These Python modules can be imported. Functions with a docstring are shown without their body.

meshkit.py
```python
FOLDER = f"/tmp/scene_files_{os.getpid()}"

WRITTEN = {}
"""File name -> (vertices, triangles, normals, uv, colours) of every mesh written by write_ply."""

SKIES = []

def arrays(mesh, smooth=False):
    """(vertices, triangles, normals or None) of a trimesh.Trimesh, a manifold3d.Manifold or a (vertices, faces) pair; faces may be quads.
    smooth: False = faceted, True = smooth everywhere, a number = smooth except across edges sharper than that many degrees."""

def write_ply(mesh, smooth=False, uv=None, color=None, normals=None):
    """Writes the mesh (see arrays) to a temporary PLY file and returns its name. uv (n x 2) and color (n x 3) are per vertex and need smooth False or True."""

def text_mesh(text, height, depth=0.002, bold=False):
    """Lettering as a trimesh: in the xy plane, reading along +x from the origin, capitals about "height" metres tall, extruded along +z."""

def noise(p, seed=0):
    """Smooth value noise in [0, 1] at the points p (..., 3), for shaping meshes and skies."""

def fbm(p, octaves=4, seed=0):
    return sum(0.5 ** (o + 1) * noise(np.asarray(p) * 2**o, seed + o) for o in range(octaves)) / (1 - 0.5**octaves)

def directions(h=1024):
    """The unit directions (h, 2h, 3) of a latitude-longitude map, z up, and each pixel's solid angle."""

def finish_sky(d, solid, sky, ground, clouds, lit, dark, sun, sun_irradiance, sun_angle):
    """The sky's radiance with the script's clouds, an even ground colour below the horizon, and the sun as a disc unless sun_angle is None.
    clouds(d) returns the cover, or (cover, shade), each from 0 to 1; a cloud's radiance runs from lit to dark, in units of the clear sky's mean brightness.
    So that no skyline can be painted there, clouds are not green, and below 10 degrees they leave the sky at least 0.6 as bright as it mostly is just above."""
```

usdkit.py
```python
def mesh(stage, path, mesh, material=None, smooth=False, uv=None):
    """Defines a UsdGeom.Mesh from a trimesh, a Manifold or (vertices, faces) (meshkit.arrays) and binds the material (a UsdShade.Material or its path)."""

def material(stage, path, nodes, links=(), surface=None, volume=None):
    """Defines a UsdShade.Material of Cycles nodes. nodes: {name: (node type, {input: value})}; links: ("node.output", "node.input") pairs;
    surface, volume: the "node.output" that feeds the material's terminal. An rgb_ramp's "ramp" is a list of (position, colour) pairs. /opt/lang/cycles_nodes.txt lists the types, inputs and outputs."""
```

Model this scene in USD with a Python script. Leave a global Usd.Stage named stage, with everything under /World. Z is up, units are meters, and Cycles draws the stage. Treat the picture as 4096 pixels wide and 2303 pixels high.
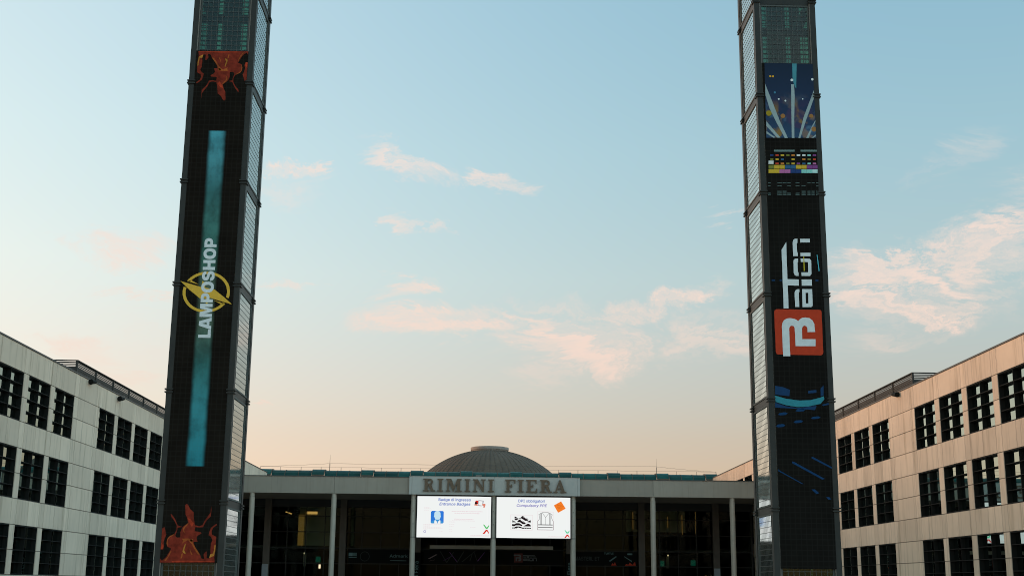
import math, json, numpy as np, trimesh, usdkit, meshkit
from pxr import Usd, UsdGeom, UsdLux, Gf, UsdShade, Sdf
from shapely.geometry import Polygon, Point, box as sbox
from shapely.ops import unary_union
from shapely import affinity

stage = Usd.Stage.CreateInMemory()
UsdGeom.SetStageUpAxis(stage, 'Z')
UsdGeom.Xform.Define(stage, '/World')
UsdGeom.Scope.Define(stage, '/World/Looks')

# ---------------------------------------------------------------- camera
cam = UsdGeom.Camera.Define(stage, '/World/camera')
FPX, PITCH, ROLL, YAW = 5055.32, .230649, .0101275, .0205127     # measured from the towers' collars
cam.CreateHorizontalApertureAttr(36.0)
cam.CreateFocalLengthAttr(36.0 * FPX / 4096)
_F = np.array([math.sin(YAW) * math.cos(PITCH), math.cos(YAW) * math.cos(PITCH), math.sin(PITCH)])
_R = np.array([math.cos(YAW), -math.sin(YAW), 0]); _U = np.cross(_R, _F)
_R2 = math.cos(ROLL) * _R + math.sin(ROLL) * _U; _U2 = -math.sin(ROLL) * _R + math.cos(ROLL) * _U
cam.AddTransformOp().Set(Gf.Matrix4d(*_R2, 0, *_U2, 0, *(-_F), 0, 0, 0, 1.6, 1))
EXPOSURE = 2.0                                                     # dusk, exposed for the sky
cam.CreateExposureAttr(EXPOSURE)

# ---------------------------------------------------------------- sky and sun
SUN_EL, SUN_AZ, SKY = math.radians(5.0), math.radians(-68.0), 0.10


class Graph:
    def __init__(s): s.n, s.l, s.k = {}, [], 0
    def add(s, kind, _name=None, **kw):
        s.k += 1; name = _name or f'n{s.k}'
        vals = {}
        for k, v in kw.items():
            if isinstance(v, str) and v.startswith('@'): s.l.append((v[1:], f'{name}.{k}'))
            else: vals[k] = v
        s.n[name] = (kind, vals)
        return name
    def math(s, op, a, b=0.0, c=None):
        kw = dict(math_type=op, value1=a, value2=b)
        if c is not None: kw['value3'] = c
        return '@' + s.add('math', **kw) + '.value'
    def mapr(s, v, a, b, c=0.0, d=1.0, kind='smoothstep'):
        return '@' + s.add('map_range', range_type=kind, value=v, from_min=a, from_max=b, to_min=c, to_max=d, clamp=True) + '.result'
    def mix(s, f, a, b, kind='mix'):
        return '@' + s.add('mix', mix_type=kind, fac=f, color1=a, color2=b) + '.color'
    def ramp(s, f, stops):
        return '@' + s.add('rgb_ramp', ramp=stops, fac=f) + '.color'
    def noise(s, vec, scale, detail=3, rough=.55, dist=0.0):
        return '@' + s.add('noise_texture', vector=vec, scale=scale, detail=detail, roughness=rough, distortion=dist) + '.fac'
    def scaled(s, vec, sc, loc=(0, 0, 0)):
        return '@' + s.add('mapping', mapping_type='point', vector=vec, scale=sc, location=loc) + '.vector'
    def make(s, name, surface):
        return usdkit.material(stage, '/World/Looks/' + name, s.n, s.l, surface=surface.lstrip('@'))


g = Graph()
sk = '@' + g.add('sky_texture', sky_type='single_scattering', sun_disc=False, sun_elevation=SUN_EL, sun_rotation=SUN_AZ, air_density=1.0, aerosol_density=1.0, ozone_density=1.0) + '.color'
d = '@' + g.add('texture_coordinate') + '.generated'
sep = g.add('separate_xyz', vector=d)
el = g.math('arcsine', f'@{sep}.z')
az = g.math('arctan2', f'@{sep}.x', f'@{sep}.y')
# thin high veil and dust: the same at every azimuth, it warms the low sky and cools the high sky
veil = g.ramp(g.mapr(f'@{sep}.z', 0, 1, kind='linear'), [(0, (.36, .36, .55)), (.05, (.58, .50, .61)), (.075, (.67, .49, .59)), (.11, (.73, .55, .60)), (.17, (.84, .71, .73)), (.235, (.94, .90, .88)), (.33, (.97, 1.06, 1.03)), (.44, (.97, 1.17, 1.16)), (.6, (.95, 1.17, 1.10)), (1, (1.0, 1.12, 1.05))])
col = g.mix(1.0, sk, veil, 'multiply')
# the wide pale aureole round the low sun
sv = (math.sin(SUN_AZ) * math.cos(SUN_EL), math.cos(SUN_AZ) * math.cos(SUN_EL), math.sin(SUN_EL))
dt = '@' + g.add('vector_math', math_type='dot_product', vector1=d, vector2=sv) + '.value'
gl_ = g.math('power', g.math('maximum', dt, 0.0), 2.0)
col = g.mix(g.math('multiply', gl_, .72), col, (2.10, 1.86, 1.60))
ae = '@' + g.add('combine_xyz', x=az, y=el, z=0.0) + '.vector'
wsp = '@' + g.add('noise_texture', vector=g.scaled(ae, (9, 20, 1)), scale=1.0, detail=10, roughness=.70, distortion=.6) + '.color'
off = '@' + g.add('vector_math', math_type='subtract', vector1=wsp, vector2=(.5, .5, .5)) + '.vector'
off = '@' + g.add('vector_math', math_type='multiply', vector1=off, vector2=(.20, .072, 0)) + '.vector'
aew = '@' + g.add('vector_math', math_type='add', vector1=ae, vector2=off) + '.vector'
rot2 = '@' + g.add('mapping', mapping_type='point', vector=aew, rotation=(0, 0, math.radians(16))) + '.vector'
tex = g.noise(g.scaled(rot2, (12, 60, 1), (3, 1, 0)), 1.0, 9, .66, 1.2)
CLOUDS = [(-3.97, 18.76, np.float64(3.11), 0.62, -7.4, 0.85),
          (-9.09, 18.0, np.float64(1.31), 0.51, 0.6, 0.8),
          (0.44, 17.92, np.float64(2.26), 0.57, -15.4, 0.9),
          (-8.81, 17.19, np.float64(2.37), 1.36, 0.6, 0.35),
          (-3.77, 15.96, np.float64(1.3), 0.45, -17.4, 0.7),
          (-4.14, 13.01, np.float64(2.21), 0.57, 6.6, 0.85),
          (-1.67, 11.6, np.float64(5.55), 0.85, -2.4, 1.0),
          (4.45, 10.53, np.float64(4.38), 1.36, -3.4, 1.0),
          (8.02, 12.53, np.float64(4.41), 0.85, 14.6, 0.85),
          (3.53, 12.23, np.float64(2.32), 0.91, 0.6, 0.5),
          (10.38, 11.14, np.float64(3.47), 1.36, 5.6, 0.5),
          (3.53, 9.63, np.float64(3.45), 0.68, 8.6, 0.6),
          (-16.4, 14.09, np.float64(3.04), 0.79, 3.6, 0.6),
          (-15.62, 12.36, np.float64(3.02), 0.4, -1.4, 0.6),
          (-9.5, 13.02, np.float64(1.28), 0.45, 0.6, 0.6),
          (19.72, 12.42, np.float64(5.57), 1.7, -7.4, 1.0),
          (22.46, 14.37, np.float64(4.91), 2.15, 28.6, 0.95),
          (17.68, 13.85, np.float64(2.8), 0.91, -11.4, 0.8),
          (21.71, 18.27, np.float64(3.1), 1.47, 25.6, 0.35),
          (17.51, 10.91, np.float64(3.46), 0.68, 0.6, 0.4),
          (-18.65, 9.71, np.float64(2.99), 0.68, -5.4, 0.55),
          (-16.51, 8.88, np.float64(2.98), 0.45, -4.4, 0.4),
          (-9.34, 7.85, np.float64(0.69), 0.17, -4.4, 0.6),
          (10.75, 16.22, np.float64(1.06), 0.28, 0.6, 0.4),
          (9.78, 9.76, np.float64(0.69), 0.18, 0.6, 0.4),
          (-15.06, 10.6, np.float64(3.46), 2.27, 0.6, 0.25)]
tot = None
for (ca, ce, ra, re, tilt, w) in CLOUDS:      # azimuth, elevation, half sizes (degrees), tilt, weight
    mp = g.add('mapping', mapping_type='texture', vector=aew, location=(math.radians(ca), math.radians(ce), 0), rotation=(0, 0, math.radians(tilt)), scale=(math.radians(ra), math.radians(re), 1))
    ln = '@' + g.add('vector_math', math_type='length', vector1=f'@{mp}.vector') + '.value'
    m = g.math('multiply', g.mapr(ln, 1.25, 0.15), w)
    tot = m if tot is None else g.math('maximum', tot, m)
# beyond the picture the same scattered wisps go on
band = g.math('multiply', g.mapr(g.math('absolute', az), .55, .75), g.mapr(el, .75, .3))
tot = g.math('maximum', tot, g.math('multiply', g.math('multiply', band, g.mapr(g.noise(g.scaled(ae, (2.5, 6, 1)), 1.0, 2), .5, .7)), .6))
mask = g.math('multiply', g.mapr(tot, .05, .85), g.mapr(tex, .33, .64, .08, 1.0))
mask = g.math('multiply', mask, .86)
cloud = g.ramp(g.mapr(el, .08, .45, kind='linear'), [(0, (2.3, 1.70, 1.40)), (.4, (2.38, 1.84, 1.58)), (1, (2.25, 1.98, 1.82))])
col = g.mix(mask, col, cloud)
bg = g.add('background_shader', color=col, strength=SKY)
dome = UsdLux.DomeLight.Define(stage, '/World/sky')
UsdShade.MaterialBindingAPI.Apply(dome.GetPrim()).Bind(g.make('evening_sky', f'{bg}.background'))
dome.GetPrim().SetCustomDataByKey('kind', 'structure')

sun = UsdLux.DistantLight.Define(stage, '/World/sun')
sun.CreateNormalizeAttr(True) if hasattr(sun, 'CreateNormalizeAttr') else None
UsdLux.LightAPI(sun.GetPrim()).CreateNormalizeAttr(True)
sun.CreateIntensityAttr(0.13); sun.CreateAngleAttr(16.0); sun.CreateColorAttr(Gf.Vec3f(1, .55, .36))
_s = np.array([math.sin(SUN_AZ) * math.cos(SUN_EL), math.cos(SUN_AZ) * math.cos(SUN_EL), math.sin(SUN_EL)])
_x = np.cross([0, 0, 1], _s); _x /= np.linalg.norm(_x); _y = np.cross(_s, _x)
sun.AddTransformOp().Set(Gf.Matrix4d(*_x, 0, *_y, 0, *_s, 0, 0, 0, 100, 1))

# ---------------------------------------------------------------- scene helpers
USED = {}


def numbered(parent, name):
    k = (parent, name); i = USED.get(k, 0); USED[k] = i + 1
    return f'{parent}/{name}' + (f'_{i:03d}' if i else '')


def tag(prim, label=None, cat=None, group=None, kind=None):
    for k, v in (('label', label), ('category', cat), ('group', group), ('kind', kind)):
        if v: prim.SetCustomDataByKey(k, v)
    return prim


class Thing:
    """An Xform at the thing's base; add() defines its parts (world coordinates in, local out)."""
    def __init__(s, name, label, cat, base=(0, 0, 0), group=None):
        s.path = numbered('/World', name); s.base = np.array(base, float)
        x = UsdGeom.Xform.Define(stage, s.path); x.AddTranslateOp().Set(Gf.Vec3d(*map(float, base)))
        tag(x.GetPrim(), label, cat, group)
    def add(s, name, mesh, mat, parent=None, label=None, kind=None, smooth=False):
        p = numbered(parent or s.path, name)
        v, f = mb(mesh)
        m = usdkit.mesh(stage, p, (v - s.base, f), mat, smooth=smooth)
        tag(m.GetPrim(), label, None, None, kind)
        return p


def solo(name, mesh, mat, label=None, cat=None, group=None, kind=None, base=(0, 0, 0), smooth=False):
    """A thing that is one mesh."""
    p = numbered('/World', name); v, f = mb(mesh)
    m = usdkit.mesh(stage, p, (v - np.array(base, float), f), mat, smooth=smooth)
    if any(base): m.AddTranslateOp().Set(Gf.Vec3d(*map(float, base)))
    tag(m.GetPrim(), label, cat, group, kind)
    return p


_BF = np.array([[0, 2, 1], [0, 3, 2], [4, 5, 6], [4, 6, 7], [0, 1, 5], [0, 5, 4], [1, 2, 6], [1, 6, 5], [2, 3, 7], [2, 7, 6], [3, 0, 4], [3, 4, 7]])


def bx(x0, x1, y0, y1, z0, z1):
    x0, x1 = min(x0, x1), max(x0, x1); y0, y1 = min(y0, y1), max(y0, y1); z0, z1 = min(z0, z1), max(z0, z1)
    return np.array([[x0, y0, z0], [x1, y0, z0], [x1, y1, z0], [x0, y1, z0], [x0, y0, z1], [x1, y0, z1], [x1, y1, z1], [x0, y1, z1]], float), _BF


def mb(m):
    """vertices and triangles of one mesh or of a list of meshes joined"""
    if isinstance(m, list):
        vs, fs, n = [], [], 0
        for q in m:
            v, f = mb(q); vs.append(v); fs.append(f + n); n += len(v)
        return np.vstack(vs), np.vstack(fs)
    if isinstance(m, tuple): return np.asarray(m[0], float), np.asarray(m[1], int)
    return np.array(m.vertices), np.array(m.faces)


def bar(p, q, w, h=None, up=(0, 0, 1)):
    """square bar from p to q"""
    p, q = np.array(p, float), np.array(q, float); h = h or w
    t = (q - p) / np.linalg.norm(q - p); up = np.array(up, float)
    if abs(t @ up) > .95: up = np.array([1., 0, 0])
    a = np.cross(t, up); a /= np.linalg.norm(a); b = np.cross(a, t)
    v = [o + sa * a * w / 2 + sb * b * h / 2 for o in (p, q) for sa, sb in ((-1, -1), (1, -1), (1, 1), (-1, 1))]
    return np.array(v), _BF


def tube(p, q, r, n=12, r2=None):
    p, q = np.array(p, float), np.array(q, float); r2 = r if r2 is None else r2
    t = (q - p) / np.linalg.norm(q - p); up = np.array([0, 0, 1.]) if abs(t[2]) < .95 else np.array([1., 0, 0])
    a = np.cross(t, up); a /= np.linalg.norm(a); b = np.cross(t, a)
    an = np.arange(n) * 2 * np.pi / n
    ring = np.cos(an)[:, None] * a + np.sin(an)[:, None] * b
    v = np.vstack([p + ring * r, q + ring * r2, [p], [q]])
    f = []
    for i in range(n):
        j = (i + 1) % n
        f += [[i, j, n + j], [i, n + j, n + i], [2 * n, j, i], [2 * n + 1, n + i, n + j]]
    return v, np.array(f)


def prism(poly, y, depth, toward=-1):
    """a flat outline in (x, z) made a thin plate standing at y, its face towards -y"""
    out = []
    for gpoly in getattr(poly, 'geoms', [poly]):
        if gpoly.is_empty or gpoly.area < 1e-7: continue
        m = trimesh.creation.extrude_polygon(gpoly, depth, engine='earcut')
        v = np.array(m.vertices); w = np.stack([v[:, 0], y - v[:, 2], v[:, 1]], 1)
        out.append((w, np.array(m.faces)))
    return mb(out)


def words(text, h, x, z, y, depth=.006, bold=False, shear=0.0, width=None, centre=False):
    """lettering standing at y, reading along +x"""
    m = meshkit.text_mesh(text, h, depth, bold); v = np.array(m.vertices); f = np.array(m.faces)
    v[:, 0] += shear * v[:, 1]
    if width: v[:, 0] = (v[:, 0] - v[:, 0].min()) * width / np.ptp(v[:, 0])
    if centre: v[:, 0] -= (v[:, 0].max() + v[:, 0].min()) / 2
    return np.stack([v[:, 0] + x, y - v[:, 2], v[:, 1] + z], 1), f


# ---------------------------------------------------------------- materials
def plain(name, color, rough=.6, metallic=0.0, var=.12, scale=3.0, spec=.5, bump=0.0):
    g = Graph(); pos = '@' + g.add('geometry') + '.position'
    n = g.noise(pos, scale, 5, .6)
    dark = tuple(c * (1 - var) for c in color); light = tuple(min(1, c * (1 + var)) for c in color)
    kw = dict(base_color=g.ramp(n, [(.25, dark), (.75, light)]), roughness=rough, metallic=metallic, specular_ior_level=spec)
    if bump:
        b = g.add('bump', height=n, strength=bump, distance=.02); kw['normal'] = f'@{b}.normal'
    p = g.add('principled_bsdf', **kw)
    return g.make(name, f'{p}.BSDF')


def glow(name, color, strength):
    g = Graph(); e = g.add('emission', color=color, strength=strength)
    return g.make(name, f'{e}.emission')


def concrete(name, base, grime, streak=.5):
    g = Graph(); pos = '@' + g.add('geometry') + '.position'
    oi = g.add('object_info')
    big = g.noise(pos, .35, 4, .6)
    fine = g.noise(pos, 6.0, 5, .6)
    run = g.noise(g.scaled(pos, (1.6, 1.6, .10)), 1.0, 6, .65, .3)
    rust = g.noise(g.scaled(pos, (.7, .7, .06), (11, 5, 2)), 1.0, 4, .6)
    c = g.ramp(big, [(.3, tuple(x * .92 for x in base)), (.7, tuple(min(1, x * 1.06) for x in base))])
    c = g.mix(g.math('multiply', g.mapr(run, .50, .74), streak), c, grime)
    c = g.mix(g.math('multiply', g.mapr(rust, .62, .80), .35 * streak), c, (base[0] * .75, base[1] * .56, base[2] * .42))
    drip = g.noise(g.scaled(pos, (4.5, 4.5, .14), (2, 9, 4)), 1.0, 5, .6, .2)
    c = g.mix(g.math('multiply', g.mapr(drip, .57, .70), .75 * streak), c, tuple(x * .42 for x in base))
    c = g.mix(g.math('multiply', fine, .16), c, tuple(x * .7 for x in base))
    v = g.mapr(f'@{oi}.random', 0, 1, .87, 1.07, 'linear')
    hsv = g.add('hsv', hue=.5, saturation=1.0, value=v, fac=1.0, color=c)
    b = g.add('bump', height=fine, strength=.15, distance=.01)
    p = g.add('principled_bsdf', base_color=f'@{hsv}.color', roughness=.85, normal=f'@{b}.normal', specular_ior_level=.25)
    return g.make(name, f'{p}.BSDF')


def pane(name, tint, ior, rough=.0, reflect=(1, 1, 1), wave=0.0, wscale=3.0):
    g = Graph()
    kw, fk = dict(color=reflect, roughness=rough), dict(IOR=ior)
    if wave:
        pos = '@' + g.add('geometry') + '.position'
        b = g.add('bump', height=g.noise(pos, wscale, 3, .6), strength=wave, distance=.02)
        kw['normal'] = f'@{b}.normal'
    t = g.add('transparent_bsdf', color=tint); s = g.add('glossy_bsdf', **kw); f = g.add('fresnel', **fk)
    m = g.add('mix_closure', fac=f'@{f}.fac', closure1=f'@{t}.BSDF', closure2=f'@{s}.BSDF')
    return g.make(name, f'{m}.closure')


def coated(name, tint, r0, r1, power, rough, reflect=(1, 1, 1), wave=0.0, wscale=3.0):
    g = Graph(); kw = dict(color=reflect, roughness=rough)
    if wave:
        pos = '@' + g.add('geometry') + '.position'
        b = g.add('bump', height=g.noise(pos, wscale, 3, .6), strength=wave, distance=.02)
        kw['normal'] = f'@{b}.normal'
    lw = g.add('layer_weight', blend=.5)
    fac = g.math('multiply_add', g.math('power', f'@{lw}.facing', power), r1 - r0, r0) if power else g.mapr(f'@{lw}.facing', .25, .85, r0, r1)
    t = g.add('transparent_bsdf', color=tint); s = g.add('glossy_bsdf', **kw)
    m = g.add('mix_closure', fac=fac, closure1=f'@{t}.BSDF', closure2=f'@{s}.BSDF')
    return g.make(name, f'{m}.closure')


M = {}
M['steel'] = plain('painted_steel', (.019, .0215, .019), .5, var=.25, scale=2.0, spec=.3)
M['steel_edge'] = plain('pale_steel_edge', (.20, .185, .16), .4, var=.25, scale=4.0)  # paler tone than the posts
M['grid'] = plain('glass_joint', (.055, .065, .060), .6)
M['block'] = coated('glass_block', (.44, .61, .54), .045, .97, 0, .05, (.96, 1, .97), wave=.008, wscale=4.0)
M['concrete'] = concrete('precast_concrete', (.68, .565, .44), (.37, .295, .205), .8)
M['backing'] = plain('joint_backing', (.05, .04, .03), .9)  # dark-toned backing wall behind the open panel joints
M['coping'] = plain('coping_metal', (.05, .052, .05), .5)
M['window_frame'] = plain('window_metal', (.011, .012, .011), .6, spec=.1)
M['window_glass'] = coated('solar_glass', (.10, .16, .15), .05, .95, 1.5, .0, (.82, 1.0, .95))
M['room'] = plain('dark_room', (.02, .02, .019), .9)
M['roof'] = plain('roof_membrane', (.14, .14, .13), .9)
M['louver'] = plain('louver_slat', (.040, .038, .033), .6, spec=.2)
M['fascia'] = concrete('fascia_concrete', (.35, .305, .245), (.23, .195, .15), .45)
M['sign_board'] = plain('sign_board', (.42, .41, .37), .6, var=.08, scale=.8)
M['bronze'] = plain('bronze_letter', (.125, .080, .046), .6, var=.25, scale=4)
M['column'] = plain('concrete_column', (.43, .375, .30), .75, var=.1, scale=1.2)
M['pier'] = plain('brown_pier', (.085, .068, .052), .7, var=.15, scale=1.0)
M['soffit'] = plain('soffit', (.20, .155, .12), .9, var=.1)
M['dark'] = plain('dark_cladding', (.022, .021, .019), .7)
M['mullion'] = plain('mullion', (.022, .021, .018), .6, spec=.2)
M['hall_glass'] = pane('hall_glass', (.62, .66, .60), 1.17, .0, (.9, 1, .95))
M['pale_inner_surface'] = plain('pale_inner_surface', (.40, .40, .33), .8, var=.06, scale=.6)
M['hall_floor'] = plain('hall_floor', (.06, .055, .05), .6)
M['green_glass'] = None
M['dome_metal'] = plain('dome_sheet', (.074, .057, .038), .75, var=.22, scale=1.4)
M['cap'] = plain('cap_concrete', (.25, .22, .19), .7, var=.2)
M['paper'] = plain('paper_notice', (.26, .28, .29), .8)
M['black_fabric'] = None
M['ground'] = None
M['wire'] = plain('wire', (.08, .08, .075), .5)
M['lamp_body'] = plain('lamp_body', (.09, .09, .09), .5)
M['screen'] = glow('led_white', (.93, .95, .94), .235)
for k, c in dict(led_blue=(.09, .17, .55), led_violet=(.20, .17, .52), led_pink=(.80, .50, .55), led_green=(.06, .55, .12), led_mint=(.10, .66, .36), led_red=(.75, .03, .02), led_orange=(.95, .22, .02), led_dark=(.02, .012, .015), led_skin=(.75, .25, .17), led_bluecard=(.03, .20, .72), led_paleblue=(.60, .82, .92), led_midblue=(.05, .32, .70), led_grey=(.45, .45, .5), led_rust=(.55, .10, .01)).items():
    M[k] = glow(k, c, .235)
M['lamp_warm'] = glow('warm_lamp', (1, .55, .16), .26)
M['wall_strip_glow'] = glow('lit_panel', (1, .58, .14), .042)  # even glow painted in for lamp light on a wall strip
M['lamp_white'] = glow('white_lamp', (1, .80, .5), .30)
M['warm_line_glow'] = glow('warm_line_glow', (1, .5, .12), .055)  # glow of the imitated lamppost reflections and one doorway strip
M['exit_green'] = glow('exit_sign_green', (.01, .16, .11), .10)
PR = dict(w=(.66, .72, .72), a=(.65, .35, .03), y=(.30, .23, .02), o=(.30, .15, .05), p=(.28, .2, .19), v=(.16, .07, .2), t=(.05, .18, .28), ol=(.17, .19, .04), ye=(.55, .38, .04), bl=(.03, .11, .23), pu=(.20, .06, .22), pk=(.42, .14, .32), nv=(.02, .05, .16), cy=(.22, .55, .5), cw=(.42, .68, .65), re=(.5, .06, .03), wh=(.6, .66, .64), tg=(.14, .22, .21), red=(.42, .045, .018), white=(.70, .75, .74), gold=(.60, .38, .05), teal=(.06, .24, .29), beam=(.27, .36, .37), blue=(.010, .042, .11), dash=(.006, .040, .115), arc=(.03, .21, .26), letter=(.57, .64, .65), yl=(.5, .42, .03), tl=(.1, .5, .6))
PR['or'] = (.55, .20, .04)
PR.update(dim=(.05, .055, .05), fire_r=(.17, .023, .012), fire_o=(.30, .075, .018), fire_y=(.40, .17, .03), fire_h=(.34, .04, .016))
for k, c in PR.items(): M['print_' + k] = plain('print_' + k, c, .85, var=.5 if 'fire' in k else .1, scale=4, spec=.1)

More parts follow.
